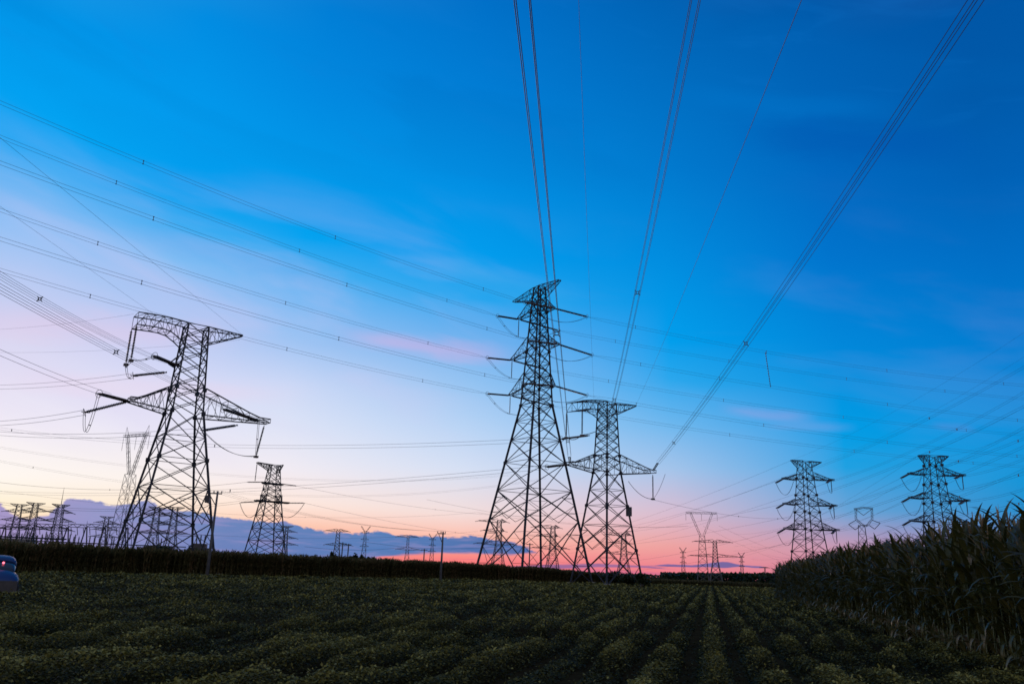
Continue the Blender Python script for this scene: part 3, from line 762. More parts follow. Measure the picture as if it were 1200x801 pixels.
for s_, (x1, y1, x2, y2), zz in ((-1, (306, 588, 281, 588.5), f2), (1, (330, 585, 357, 589), f2)):
    u1 = PE.uz(x1, y1)[0]; arm(s_, u1, zz, zz - .3, zz + 2.0, interp(lvE, zz), .5, 4, .2, .1, .9, .4).build('cross_arm', M['steel'], rE)
    u2, z2 = PE.uz(x2, y2); mb = MB(); ins_string(mb, (u1, 0, zz), (u2, 0, z2), .2, 14); mb.build('insulator_string', M['insul'], rE)
    jumper(rE, [((u2, 0, z2), (s_ * 1.8, 1.5, zz - .5), 4.0)], r=.04, spacer=False)
for xa, xb, yy in ((299, 338, 588), (308, 331, 567)):
    ua, ub, zz = PE.uz(xa, yy)[0], PE.uz(xb, yy)[0], PE.uz(319, yy)[1]; mb = MB()
    for sy in (-1, 1):
        for dz in (0, .9): mb.bar((ua, sy * (1.0 if dz else .5), zz + dz * .2), (ub, sy * (1.0 if dz else .5), zz + dz * .2), .30)
    for k in range(9):
        t = k / 8; mb.bar((ua + (ub - ua) * t, -1, zz), (ua + (ub - ua) * (t + .06), 1, zz + .4), .14)
    mb.build('cross_arm', M['steel'], rE)
for x1, y1, x2, y2 in ((313, 564.5, 289, 564.5), (328, 566.5, 348, 569)):
    u1, z1 = PE.uz(x1, y1); u2, z2 = PE.uz(x2, y2); mb = MB(); ins_string(mb, (u1, 0, z1), (u2, 0, z2), .2, 14); mb.build('insulator_string', M['insul'], rE)
far_line('thin line from the upper right string of the mid-distance hooked pylon to the right', (348, 569, 250), (690, 600, 520), 5, 1, rad=.028, spacers=(.3, .55), gap=.15)
far_line('thin line from the lower right string of the mid-distance hooked pylon to the right', (357, 589, 250), (690, 628, 520), 5, 1, rad=.028, spacers=(.35, .6), gap=.15)
far_line('thin line from the upper left string of the mid-distance hooked pylon to the left edge', (289, 564.5, 250), (-100, 548, 300), 4, 1, rad=.035, spacers=(.4,), gap=.15)
far_line('thin line from the lower left string of the mid-distance hooked pylon to the left edge', (281, 588, 250), (-100, 572, 300), 4, 2, rad=.03, gap=.3)
far_line('upper of two faint lines through the head of the pale goblet pylon', (-100, 506, 380), (600, 556, 420), 9, 2, rad=.022, gap=.3)
far_line('faint line below the head of the pale goblet pylon, level across the left', (-100, 518, 380), (640, 560, 420), 14, 2, rad=.022, gap=.3, spacers=(.16,))
far_line('low line from the tallest pylon legs to the pink-sky goblet pylon', (560, 600, 420), (807, 616, 468), 3, 1, rad=.035, spacers=(.5, .75), gap=.2)
far_line('low line sloping from the goblet pylon right beam end down past the twin pylons', (842, 615.5, 470), (1010, 668, 700), 5, 1, rad=.035)
far_line('line from the middle string of the goblet pylon sloping to the right horizon', (824, 616, 470), (980, 672, 800), 5, 1, rad=.035)
far_line('upper faint line from the pylon beside the tallest across to the twin pylons', (757, 583, 140), (930, 606, 300), 1.5, 1, rad=.022, spacers=(.45, .8), gap=.12)
far_line('faint line behind the pylon beside the tallest, ending at the pink-sky goblet pylon', (500, 585, 300), (807, 616, 470), 4, 1, rad=.03, spacers=(.4,), gap=.15)
far_line('lowest faint line over the cloud bank in the left half', (-100, 590, 400), (560, 622, 500), 8, 1, rad=.03)
far_line('upper faint wire over the cloud bank in the left half', (-100, 560, 400), (560, 600, 500), 8, 1, rad=.03, spacers=(.3, .6), gap=.2)
far_line('faint wire between the first two small pylons on the horizon', (357, 640, 700), (476, 640, 800), 3, 1, rad=.09)
far_line('faint wire between the small pylons left of the tall pylon', (425, 634, 800), (584, 640, 800), 4, 1, rad=.09)
# diamond headed pylon above the maize
PH = Place(1015, 520, -20); rH = PH.root('pylon', 'small pylon with a diamond-armed open head, between the two right-hand pylons', 'pylon', 'steel lattice pylons')
q = lambda x, y: PH.uz(x, y)
cx, zb = q(1013.8, 615); lvH = [(0, 3.6), (zb, 1.7)]
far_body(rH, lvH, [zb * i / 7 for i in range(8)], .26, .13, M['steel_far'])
for nm, pts in (('head_arm', [(1013.5, 616), (1010.5, 614.5), (1003, 608), (1003, 596)]), ('head_arm', [(1014.5, 616), (1016.8, 614.5), (1022, 608), (1021.7, 595.5)])):
    mb = MB(); truss_leg(mb, [q(*p_) for p_ in pts], .45, .2, .11, 6); mb.build(nm, M['steel_far'], rH)
mb = MB(); truss_leg(mb, [q(1000.6, 596.2), q(1012, 594.5), q(1023, 595.5)], .35, .2, .11, 8); mb.build('beam', M['steel_far'], rH)
mb = MB(); [mb.bar((*[q(*a_)[0]], 0, q(*a_)[1]), (q(*b_)[0], 0, q(*b_)[1]), .28) for a_, b_ in (((1003, 596.5), (1011.8, 603.5)), ((1011.8, 603.5), (1021.7, 596)))]; mb.build('insulator_string', M['insul'], rH)
for pts in ([(1003, 609), (994.4, 614), (1002.3, 620.3), (1008.5, 615.5)], [(1022, 609), (1031.5, 612.5), (1025, 619.5), (1018.5, 615)]):
    mb = MB()
    for a_, b_ in zip(pts, pts[1:]):
        A_, B_ = q(*a_), q(*b_); mb.bar((A_[0], 0, A_[1]), (B_[0], 0, B_[1]), .36)
    mb.build('side_arm', M['steel_far'], rH)
far = [
 (12, 590.5, 430, 10, 'double', 'pylon at the far left edge, first of the group by the substation'),
 (31, 589, 420, 15, 'double', 'flat-topped pylon second from the left edge above the substation'),
 (61, 591, 400, 20, 'spired', 'pylon with a tall needle spire above the substation'),
 (118, 605, 520, 8, 'double', 'small flat-topped pylon between the spired pylon and the pale goblet pylon'),
 (176, 594, 380, 12, 'double', 'pylon seen through the left legs of the large left pylon'),
 (197, 594, 370, 12, 'double', 'pylon seen through the middle of the large left pylon'),
 (332, 616, 640, 10, 'double', 'small pylon touching the right foot of the mid-distance hooked pylon'),
 (393, 620, 560, 5, 'single', 'small pylon with a flat top, first one right of the gap after the mid-distance pylon'),
 (425, 616, 760, 0, 'vee', 'slender Y-headed pylon in front of the blue cloud, left of centre'),
 (476, 627, 640, 0, 'single', 'small flat-topped pylon on the horizon left of the thin roadside pole'),
 (505, 625, 820, 0, 'vee', 'slender faint pylon right beside the thin roadside pole'),
 (583, 609, 420, 12, 'single', 'pylon seen low through the left legs of the tallest pylon'),
 (647, 616, 420, 12, 'single', 'pylon seen low through the right legs of the tallest pylon'),
 (731, 625, 430, 10, 'single', 'pylon seen through the right legs of the hooked-arm pylon beside the tallest'),
 (801, 641, 1000, 0, 'vee', 'tiny Y-headed pylon left of the goblet pylon in the pink sky'),
 (839, 633, 520, 6, 'single', 'small dark pylon whose flat top overlaps the goblet pylon base'),
 (870, 647, 1050, 0, 'vee', 'tiny Y-headed pylon between the goblet pylon and the maize'),
 (897, 664, 1500, 0, 'single', 'tiniest pylon on the horizon next to the left end of the maize'),
]
for px, top, d, deg, kind, label in far:
    ar = None
    if px in (583, 647, 731): ar = [(.56, .42, .30), (.80, .30, .10), (.97, .40, .14)]
    if px == 839: ar = [(.62, .62, .55), (.97, .5, .38)]
    far_pylon(px, top, d, deg, kind, label, s=1.3, arms=ar, hb=(3.6 if kind != 'vee' else None) if d < 600 else None)

# ------------------------------------------------------------------ roadside poles
def util_pole(px, fy, ty, label, armpx, d=None, r0=.17, r1=.095, boxy=None, lab2=None):
    base = ghit(px, fy); d = math.hypot(*base); P = Place(px, d, 8); P.b = base
    H = P.uz(px + (fy - ty) * (-(px - 690) * 2.6e-4), ty)[1]
    r = P.root('utility_pole', label, 'utility pole', 'concrete poles along the field track')
    mb = MB(); mb.tube([(0, 0, -.3), (0, 0, H * .5), (0, 0, H)], [r0, (r0 + r1) / 2, r1], 12); mb.build('post', M['pole'], r, True)
    aL, aR = armpx; za = H - .25
    mb = MB(); mb.bar((aL, .14, za), (aR, .14, za), .11); mb.build('crossbar', M['steel'], r)
    mb = MB(); mb.bar((aL * .75, .14, za - .03), (0, .12, za - 1.3), .08); mb.build('brace', M['steel'], r)
    for x in (aL * .95, aL * .35, aR * .9):
        mb = MB(); mb.tube([(x, .14, za), (x, .14, za + .1), (x, .14, za + .13), (x, .14, za + .3)], [.03, .03, .07, .04], 8); mb.build('insulator', M['insul'], r)
    if boxy:
        mb = MB(); mb.box((boxy[0], .1, boxy[1] + H), (.42, .36, .75)); mb.bar((boxy[0], .1, H - .3), (boxy[0], .1, H + boxy[1]), .06); mb.build('switch_box', M['black'], r)
    return P, r, H
P1, r1_, H1 = util_pole(242, 677.5, 575, 'concrete pole with crossbar and hanging box, right of the large left pylon', (-1.15, .42), boxy=(-.95, -.85))
P2, r2_, H2 = util_pole(516, 682.5, 622.5, 'thin concrete pole with a crossbar, standing alone left of the tallest pylon', (-.75, .35), r0=.16, r1=.10)
def small_pole(px, top, d, label):
    P = Place(px, d, 0); H = zpx(px, d, top); r = P.root('utility_pole', label, 'utility pole', 'concrete poles along the field track')
    mb = MB(); mb.tube([(0, 0, -.2), (0, 0, H)], [.20 * d / 250, .16 * d / 250], 8); mb.build('post', M['pole'], r)
    mb = MB(); mb.bar((-1.4, 0, H - .5), (1.4, 0, H - .5), .16 * d / 200); mb.build('crossbar', M['steel'], r)
small_pole(399.5, 637, 300, 'short thick distant pole at the right foot of the first small horizon pylon')
small_pole(406.5, 638.5, 420, 'faint short distant pole, a little right of the short thick one')
small_pole(496, 644, 380, 'distant pole between the flat-topped pylon and the faint slender one')
small_pole(620, 638, 330, 'distant pole seen between the middle legs of the tallest pylon')
for i, (x, z) in enumerate(((-1.1, 0), (-.4, 0), (.38, 0))):
    pa = P1.world((x, .14, H1 + .05)); pb = P2.world((x * .6, .14, H2 + .05)); mb = MB(); mb.tube([v - pa for v in sag(pa, pb, .9, 24)], .008, 4)
    o = mb.build('overhead_wire', M['wire']); o.location = pa
    tag(o, '%s thin wire strung between the two roadside poles' % ('leftmost', 'middle', 'rightmost')[i], 'wire', 'wires between the roadside poles')

# ------------------------------------------------------------------ substation at the left
DS = 230.0; PS = Place(40, DS, 20)
def sub_local(px, y): return PS.uz(px, y)
posts = [(-30, 609), (8, 608), (41, 609), (81, 609), (102.5, 610), (124, 611), (150, 614)]
nmp = ['off the left edge', 'first from the left edge', 'left of the spired pylon', 'right of the spired pylon', 'between the spired and the pale goblet pylon', 'nearest the pale goblet pylon', 'at the foot of the pale goblet pylon']
base_us = []
for (px, top), nm in zip(posts, nmp):
    u, z = sub_local(px, top); bu = sub_local(px - 4 if px < 90 else px - 3, 640)[0]
    w = PS.world((u, 0, 0)); r = thing('gantry_post', 'substation gantry A-frame post with lightning spike, %s' % nm, 'gantry post', (w[0], w[1], 0), PS.th, 'substation gantry posts')
    zb_ = sub_local(px, 617.5)[1]
    for s_ in (-1, 1):
        mb = MB(); mb.tube([(s_ * 1.25, 0, 0), (s_ * .12, 0, zb_)], [.17, .14], 8); mb.build('leg', M['steel'], r)
    mb = MB(); mb.bar((0, 0, zb_), (0, 0, z), .13, .05); mb.build('spike', M['steel'], r)
    base_us.append((u, zb_))
for i, ((u0, z0), (u1, z1)) in enumerate(zip(base_us, base_us[1:])):
    w = PS.world((u0, 0, 0)); r = thing('gantry_beam', 'lattice gantry beam over the substation, span %s' % ('beyond the left edge', 'left of the spired pylon, first span', 'crossing behind the spired pylon', 'right of the spired pylon, short span', 'ending left of the pale goblet pylon', 'ending at the pale goblet pylon foot')[i], 'gantry beam', (w[0], w[1], 0), PS.th, 'substation gantry beams')
    mb = MB(); L = u1 - u0; n = max(4, int(L / .9)); zc = (z0 + z1) / 2
    for dy in (-.4, .4):
        for dz in (0, .7): mb.bar((.1, dy, zc + dz), (L - .1, dy, zc + dz), .12)
        for k in range(n): mb.bar((L * k / n, dy, zc + (k % 2) * .7), (L * (k + 1) / n, dy, zc + ((k + 1) % 2) * .7), .07)
    mb.build('truss', M['steel'], r)
    for k in range(3):
        x = L * (k + .5) / 3; mb = MB(); ins_string(mb, (x, 0, zc), (x + .4, 0, zc - 1.9), .12, 7); mb.build('insulator_string', M['insul'], r)
# lower row: disconnectors and bushings standing on frames
eq = [(4, 627), (10, 624), (17, 626), (23, 624), (29, 627), (36, 623), (41, 626), (47, 627), (53, 625), (58, 622), (66, 626), (71, 627), (78, 630), (86, 625), (90, 628), (99, 631), (109, 627), (114, 629), (121, 630), (129, 627), (137, 629)]
for i, (px, top) in enumerate(eq):
    off = -8.0 + (i % 3) * 4; u, z = PS.uz(px, top, off); w = PS.world((u, off, 0))
    r = thing('switchgear_stand', 'substation switchgear column with stacked insulators in the row below the gantry', 'switchgear', (w[0], w[1], 0), PS.th, 'substation switchgear columns')
    mb = MB()
    for s_ in (-1, 1): mb.bar((s_ * .45, 0, 0), (s_ * .35, 0, z * .52), .16)
    mb.bar((-.9, 0, z * .52), (.9, 0, z * .52), .22); mb.build('frame', M['steel'], r)
    for s_ in (-1, 1):
        mb = MB(); ins_string(mb, (s_ * .55, 0, z * .52), (s_ * .55, 0, z), .2, 8); mb.build('insulator', M['insul'], r)
mb = MB(); u0 = PS.uz(-30, 631)[0]; u1, z1 = PS.uz(84, 634)
mb.tube([(0, 0, 0), (u1 - u0, 0, 0)], .16, 8)
w = PS.world((u0, -9, 0)); o = mb.build('busbar', M['steel']); o.location = (w[0], w[1], z1 + .3); o.rotation_euler = (0, 0, PS.th); tag(o, 'thick dark horizontal busbar running along the substation below the gantry', 'busbar')
w = PS.world((PS.uz(94, 636)[0], -4, 0)); mb = MB(); mb.tube([(-11, 0, 0), (24, 0, 0)], .12, 8); o = mb.build('busbar', M['steel']); o.location = (w[0], w[1], z1 - .3); o.rotation_euler = (0, 0, PS.th); tag(o, 'thinner horizontal busbar at the right end of the substation', 'busbar')
# long low control building
u, z = PS.uz(8, 631, 6); w = PS.world((u - 2, 14, 0))
r = thing('control_building', 'low bluish flat-roofed control building behind the maize at the left edge', 'building', (w[0], w[1], 0), PS.th)
mb = MB(); mb.box((0, 0, z / 2), (13, 6, z)); mb.build('wall', M['wall'], r)
mb = MB(); mb.box((0, 0, z + .15), (13.6, 6.6, .3)); mb.build('roof', M['concrete'], r)
for k in range(5):
    mb = MB(); mb.box((-5 + 2.5 * k, -3.02, z * .6), (1.2, .06, 1.0)); mb.build('window', M['glass'], r)
# transformer like blocks in the switchyard seen through the left pylon
for px, top, wd, label in ((186, 637, 5.5, 'broad dark transformer under the large left pylon'), (232, 634, 2.8, 'small dark transformer between the left pylon leg and the near pole')):
    P = Place(px, 200, 10); z = zpx(px, 200, top); r = P.root('transformer', label, 'transformer')
    mb = MB(); mb.box((0, 0, z * .42), (wd, 2.4, z * .84)); mb.build('tank', M['black'], r)
    for k in range(3): mb = MB(); ins_string(mb, ((k - 1) * wd * .28, 0, z * .8), ((k - 1) * wd * .33, 0, z * 1.15), .2, 6); mb.build('bushing', M['insul'], r)
    for s_ in (-1, 1): mb = MB(); [mb.box((s_ * (wd * .5 + .3), -1 + .35 * j, z * .4), (.5, .12, z * .6)) for j in range(7)]; mb.build('radiator', M['black'], r)

# ------------------------------------------------------------------ ground
def grid_ground():
    xs = np.concatenate([[-6000, -2500, -1000, -500], np.linspace(-300, 300, 61), [500, 1000, 2500, 6000]])
    ys = np.concatenate([[-600, -100], np.linspace(-20, 300, 65), [450, 800, 2000, 6000, 9000]])
    X, Y = np.meshgrid(xs, ys); Z = 0.03 * np.sin(X * .21) * np.cos(Y * .17)
    V = np.stack([X, Y, Z], -1).reshape(-1, 3); n = len(xs)
    Q = np.array([(j * n + i, j * n + i + 1, (j + 1) * n + i + 1, (j + 1) * n + i) for j in range(len(ys) - 1) for i in range(n - 1)])
    me = np_mesh('ground', V, Q, M['soil'], smooth=True); o = link(bpy.data.objects.new('ground', me)); tag(o, kind='structure')
grid_ground()

# ------------------------------------------------------------------ bean field in ridged rows
ROW_AZ = azel(832, 677)[0]
rd = np.array([math.sin(ROW_AZ), math.cos(ROW_AZ)]); rn = np.array([rd[1], -rd[0]])          # along and across the rows
ROW = 0.92
edge_pt = ghit(1093, 749, .3); EDGE = float(edge_pt @ rn)                                     # the maize starts at this offset across the rows
far_line_px = [(-220, 662), (-60, 666), (0, 667.5), (120, 669), (250, 672), (400, 675), (560, 678), (640, 680.5), (700, 681.8), (760, 683.5), (830, 684.5), (905, 687), (1000, 691)]
far_pts = np.array([ghit(px, py, .35) for px, py in far_line_px])
far_az = np.arctan2(far_pts[:, 0], far_pts[:, 1]); far_d = np.hypot(far_pts[:, 0], far_pts[:, 1])
def vnoise(x, y, s, seed):
    """smooth value noise"""
    x = x / s; y = y / s; xi = np.floor(x).astype(int); yi = np.floor(y).astype(int); fx = x - xi; fy = y - yi
    fx = fx * fx * (3 - 2 * fx); fy = fy * fy * (3 - 2 * fy)
    def hsh(a, b): 
        n = (a * 374761393 + b * 668265263 + seed * 1442695041) & 0x7fffffff
        n = ((n ^ (n >> 13)) * 1274126177) & 0x7fffffff
        return ((n ^ (n >> 16)) & 0xffff) / 65535.0
    a = hsh(xi, yi); b = hsh(xi + 1, yi); c = hsh(xi, yi + 1); d = hsh(xi + 1, yi + 1)
    return (a * (1 - fx) + b * fx) * (1 - fy) + (c * (1 - fx) + d * fx) * fy
def field_points(n, d0, d1, power):
    """random points in the viewed sector, density falling with distance"""
    u = rng.random(n); d = (d0 ** power + u * (d1 ** power - d0 ** power)) ** (1 / power)
    a = rng.uniform(R(-42), R(34), n); return d * np.sin(a), d * np.cos(a), d, a
def leaf_quads(C, size, tilt, rngl, aspect=1.35):
    """rhombic leaves folded along the midrib: two quads become one bent quad"""
    n = len(C); yaw = rngl.uniform(0, 2 * math.pi, n); t = tilt
    d = np.stack([np.cos(yaw) * np.cos(t), np.sin(yaw) * np.cos(t), np.sin(t)], 1)
    sd = np.stack([-np.sin(yaw), np.cos(yaw), rngl.normal(0, .35, n)], 1); sd /= np.linalg.norm(sd, axis=1)[:, None]
    L = (size * aspect)[:, None] * .5; Wd = size[:, None] * .5
    V = np.stack([C - d * L, C + sd * Wd - d * L * .1, C + d * L, C - sd * Wd - d * L * .1], 1)
    return V.reshape(-1, 3), np.arange(4 * n).reshape(-1, 4)
FAR_AL = float(ghit(908, 699.5, .3) @ rd)
def make_beans():
    Vs, Qs, Ts = [], [], []; k0 = 0
    for n, d0, d1, pw, s0 in ((620000, 7.5, 24, 1.4, .036), (720000, 23, 185, .12, .036)):
        x, y, d, a = field_points(n, d0, d1, pw)
        lim = np.interp(a, far_az, far_d); across = x * rn[0] + y * rn[1]
        keep = (d < lim + 2) & ((across < EDGE - .15) | (x * rd[0] + y * rd[1] > FAR_AL + 3))
        x, y, d, across = x[keep], y[keep], d[keep], across[keep]; along = x * rd[0] + y * rd[1]
        wob = .11 * (vnoise(along, across * .6, 2.6, 3) - .5) + .09 * (vnoise(along, across, .7, 9) - .5)
        ph = (across + wob) / ROW; fr = np.abs(ph - np.round(ph)) * 2                 # 0 on the ridge, 1 in the furrow
        lump = vnoise(along * .42 + 91, across, 1.0, 5); big = vnoise(along, across, 6.0, 8)
        gap = np.clip((vnoise(along * .55, across, 1.0, 21) - .30) / .32, 0, 1)
        H = (.05 + .37 * np.clip(1 - (fr / (.54 + .22 * vnoise(along + 40, across, 1.4, 33))) ** 2.4, 0, 1) ** .8) * (.72 + .32 * lump + .20 * vnoise(along, across, .28, 77) + .30 * (big - .5)) * (.30 + .70 * gap)
        z = H * (1 - .6 * rng.random(len(H)) ** 1.8) + np.where(rng.random(len(H)) < .06, .09 * rng.random(len(H)), 0)
        open_ = ((fr > .70) & (rng.random(len(H)) < .96)) | ((gap < .25) & (rng.random(len(H)) < .6))
        ok = ~open_
        C = np.stack([x, y, z], 1)[ok]; dd = d[ok]
        size = np.maximum(s0, dd * .0018) * rng.uniform(.45, 1.5, len(dd))
        V, Q = leaf_quads(C, size, rng.normal(.15, .45, len(dd)), rng)
        sprout = rng.random(len(dd))
        tone = np.clip(.42 + rng.normal(0, .20, len(dd)) + (z[ok] / np.maximum(H[ok], .05) - .8) * .5 + (z[ok] - .25) * 1.9, 0, 1)  # random leaf tone, plus lit ridge tops and shaded sides painted in by height
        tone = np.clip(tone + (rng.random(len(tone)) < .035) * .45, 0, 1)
        Vs.append(V); Qs.append(Q + k0); Ts.append(tone); k0 += len(V)
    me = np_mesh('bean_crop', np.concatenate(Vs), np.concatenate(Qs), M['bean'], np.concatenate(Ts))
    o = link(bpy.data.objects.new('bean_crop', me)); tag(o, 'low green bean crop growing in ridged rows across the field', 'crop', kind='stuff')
make_beans()

# ------------------------------------------------------------------ maize
def maize_arrays(seed, nleaf=13, seg=7, H=2.45, full=True, r_=.017):
    q = np.random.default_rng(seed); V = []; Q = []; part = []
    def strip(P, Wd, side, cup, p):
        k = len(V); n = len(P)
        for i in range(n):
            s_ = side[i] * Wd[i] / 2
            V.append(P[i] - s_ + np.array([0, 0, cup * Wd[i]])); V.append(P[i]); V.append(P[i] + s_ + np.array([0, 0, cup * Wd[i]]))
        for i in range(n - 1):
            for j in (0, 1): Q.append((k + 3 * i + j, k + 3 * i + j + 1, k + 3 * i + 4 + j, k + 3 * i + 3 + j)); part.append(p)
    lean = q.normal(0, .05, 2); k = len(V); nz = 6
    ax = lambda z: np.array([lean[0] * (z / H) ** 1.5 * H, lean[1] * (z / H) ** 1.5 * H, z])
    for i in range(nz + 1):
        z = H * i / nz; r = r_ * (1 - .6 * i / nz)
        for j in range(5): V.append(ax(z) + np.array([r * math.cos(j * 1.2566), r * math.sin(j * 1.2566), 0]))
    for i in range(nz):
        for j in range(5): Q.append((k + i * 5 + j, k + i * 5 + (j + 1) % 5, k + (i + 1) * 5 + (j + 1) % 5, k + (i + 1) * 5 + j)); part.append(0)
    yaw0 = q.uniform(0, 6.28)
    for i in range(nleaf):
        f = i / (nleaf - 1); z = .12 + (H - .17) * f ** .9 + q.normal(0, .05); yaw = yaw0 + math.pi * (i % 2) + q.normal(0, .35)
        L = (.55 + .5 * math.sin(math.pi * (.15 + .75 * f))) * q.uniform(.85, 1.15); w = (.092 + .02 * math.sin(math.pi * f)) * q.uniform(.8, 1.15)
        th = R(72 - 14 * (1 - f)) + q.normal(0, .12); droop = q.uniform(1.3, 2.8) * (1.2 - .66 * f) + (q.uniform(-.4, 1.4) if f < .25 else 0)
        p = ax(z); P = []; sd = []; Wd = []; tw = q.normal(0, .5)
        for j in range(seg + 1):
            t = j / seg; P.append(p.copy()); ang = th - droop * t ** 1.25
            ya = yaw + tw * t * .5
            sdv = np.array([-math.sin(ya), math.cos(ya), tw * t * .6]); sd.append(sdv / np.linalg.norm(sdv)); Wd.append(w * (min(1, .45 + 2.2 * t) if t < .3 else 1) * (1 - max(0, t - .35) / .65) ** .8 + .004)
            p = p + np.array([math.cos(ya) * math.cos(ang), math.sin(ya) * math.cos(ang), math.sin(ang)]) * L / seg
        strip(P, Wd, sd, .18, 1)
    nt_ = 7 if full else 4
    for i in range(nt_):
        yaw = q.uniform(0, 6.28); sp = 0.05 if i == 0 else q.uniform(.25, .7); L = q.uniform(.22, .38); p = ax(H); P = []; sd = []; Wd = []
        for j in range(4):
            t = j / 3; P.append(p.copy()); sd.append(np.array([-math.sin(yaw), math.cos(yaw), 0.])); Wd.append(.026 * (1 - .5 * t)); an = math.pi / 2 - sp * (.6 + t)
            p = p + np.array([math.cos(yaw) * math.cos(an), math.sin(yaw) * math.cos(an), math.sin(an)]) * L / 3
        strip(P, Wd, sd, .1, 2)
    return np.array(V), np.array(Q), np.array(part)
def split_part(V, Q, part, p, name, material, seed):
    q = Q[part == p]; ids, inv = np.unique(q, return_inverse=True)
    tone = None
    if p == 1:
        rr_ = np.random.default_rng(seed); nl = len(q) // 14 + 1
        tone = np.repeat(np.clip(rr_.normal(.45, .2, nl), 0, 1), 14)[:len(q)]; tone[:28] = np.clip(tone[:28] + .35, 0, 1)
    return np_mesh(name, V[ids], inv.reshape(q.shape), material, tone, smooth=(p == 0))
variants = []
for sd_ in range(7):
    V, Q, part = maize_arrays(100 + sd_)
    variants.append((V, Q, part, [split_part(V, Q, part, 0, 'stalk', M['maize_stalk'], 0), split_part(V, Q, part, 1, 'foliage', M['maize_leaf'], sd_), split_part(V, Q, part, 2, 'tassel', M['tassel'], 0)]))
def plant_positions(row0, row1, a0, a1, step, row_w=.62):
    out_ = []
    for rw in range(row0, row1):
        s_ = a0 + rnd.uniform(0, step)
        while s_ < a1:
            ac = EDGE + .1 + rw * row_w + rnd.gauss(0, .05); p_ = rd * s_ + rn * ac; out_.append((p_[0], p_[1], s_)); s_ += step * rnd.uniform(.75, 1.3)
    return out_
near_al = float(ghit(1250, 790, .3) @ rd) - 1.0; far_al = float(ghit(908, 699.5, .3) @ rd)
front = sorted(plant_positions(0, 2, max(7.0, near_al), far_al, .235), key=lambda v: v[2])
pos = front[:298]
cnt = 0
for x, y, s_ in pos:
    V, Q, part, ms = variants[cnt % 7]; sc = rnd.uniform(.92, 1.22)
    r = thing('maize_plant', 'tall maize plant in the front two rows of the stand at the right', 'maize plant', (x, y, 0), rnd.uniform(0, 6.28), 'maize plants in the front rows')
    r.scale = (sc, sc, sc)
    for nm, me in zip(('stalk', 'foliage', 'tassel'), ms):
        c = bpy.data.objects.new(nm, me); link(c, r)
    cnt += 1
def stamp(name, label, places, sources, matl_by_part, tone_shift=0.0, zs=None):
    """many plants too numerous to count as one mesh"""
    Vs = []; Qs = []; mi = []; tn = []; k0 = 0
    for i, (x, y, sc, zsc) in enumerate(places):
        V, Q, part = sources[i % len(sources)][:3]; a_ = rnd.uniform(0, 6.28); ca, sa = math.cos(a_), math.sin(a_)
        W_ = np.empty_like(V); W_[:, 0] = (V[:, 0] * ca - V[:, 1] * sa) * sc + x; W_[:, 1] = (V[:, 0] * sa + V[:, 1] * ca) * sc + y; W_[:, 2] = V[:, 2] * zsc
        Vs.append(W_); Qs.append(Q + k0); k0 += len(V); mi.append(part); tn.append(np.clip(rng.normal(.45 + tone_shift, .2) + np.where(part == 2, .5, 0) + rng.normal(0, .12, len(part)), 0, 1))
    me = np_mesh(name, np.concatenate(Vs), np.concatenate(Qs), matl_by_part[0], np.concatenate(tn))
    for m_ in matl_by_part[1:]: me.materials.append(m_)
    me.polygons.foreach_set('material_index', np.concatenate(mi).astype(np.int32))
    o = link(bpy.data.objects.new(name, me)); tag(o, label, 'crop', kind='stuff'); return o
lowv = [maize_arrays(300 + i, 11, 4, 2.45, False) for i in range(6)]
pl = [(x, y, c_, c_) for x, y, s_ in front[298:] for c_ in (rnd.uniform(.92, 1.18),)]
for x, y, s_ in plant_positions(2, 7, max(7.0, near_al), far_al, .26) + plant_positions(7, 24, max(7.0, near_al), far_al + 2, .42, .62): 
    sc = rnd.uniform(.94, 1.22); pl.append((x, y, sc, sc))
pl += [(x, y, c_, c_) for x, y, s_ in plant_positions(0, 24, far_al, far_al + 2.5, .3) for c_ in (rnd.uniform(.9, 1.1),)]
stamp('maize_stand', 'dense maize standing behind the front two rows at the right', pl, lowv, [M['maize_stalk'], M['maize_leaf'], M['tassel']])
# distant maize belt across the left half
tinyv = [maize_arrays(500 + i, 7, 3, 2.3, False, .03) for i in range(5)]
pl = []
tot = 11000
seglen = np.hypot(*(np.diff(far_pts, axis=0).T)); cum = np.concatenate([[0], np.cumsum(seglen)])
cut = cum[9]                                                                        # up to x = 760 in the photo
for i in range(tot):
    t = rnd.uniform(0, cut); x = np.interp(t, cum, far_pts[:, 0]); y = np.interp(t, cum, far_pts[:, 1]); k = rnd.random() ** 1.3 * 9.0
    dn = math.hypot(x, y); x += x / dn * k; y += y / dn * k
    h_ = np.interp(t, [0, cum[6], cum[7], cum[8], cum[9]], [1.03, 1.03, .95, .72, .5]) * rnd.uniform(.88, 1.04) * (1.0 + .04 * math.sin(t * .9) * math.sin(t * .23 + 1) + (.06 if rnd.random() < .03 else 0))
    pl.append((x, y, 1.7, h_))
stamp('maize_belt', 'long dark belt of distant maize across the left and middle of the field', pl, tinyv, [M['far_maize']] * 3)
# weedy rough strip that carries on to the right
pl = []
for i in range(2600):
    t = rnd.uniform(cum[9] - 3, cum[-1]); x = np.interp(t, cum, far_pts[:, 0]); y = np.interp(t, cum, far_pts[:, 1]); k = rnd.random() * 9.0
    dn = math.hypot(x, y); pl.append((x + x / dn * k, y + y / dn * k, 1.3, rnd.uniform(.36, .50)))
stamp('rough_grass', 'low rough growth at the far edge of the field, left of the maize', pl, tinyv, [M['far_maize']] * 3)
bpy.data.objects['rough_grass']['category'] = 'grass'

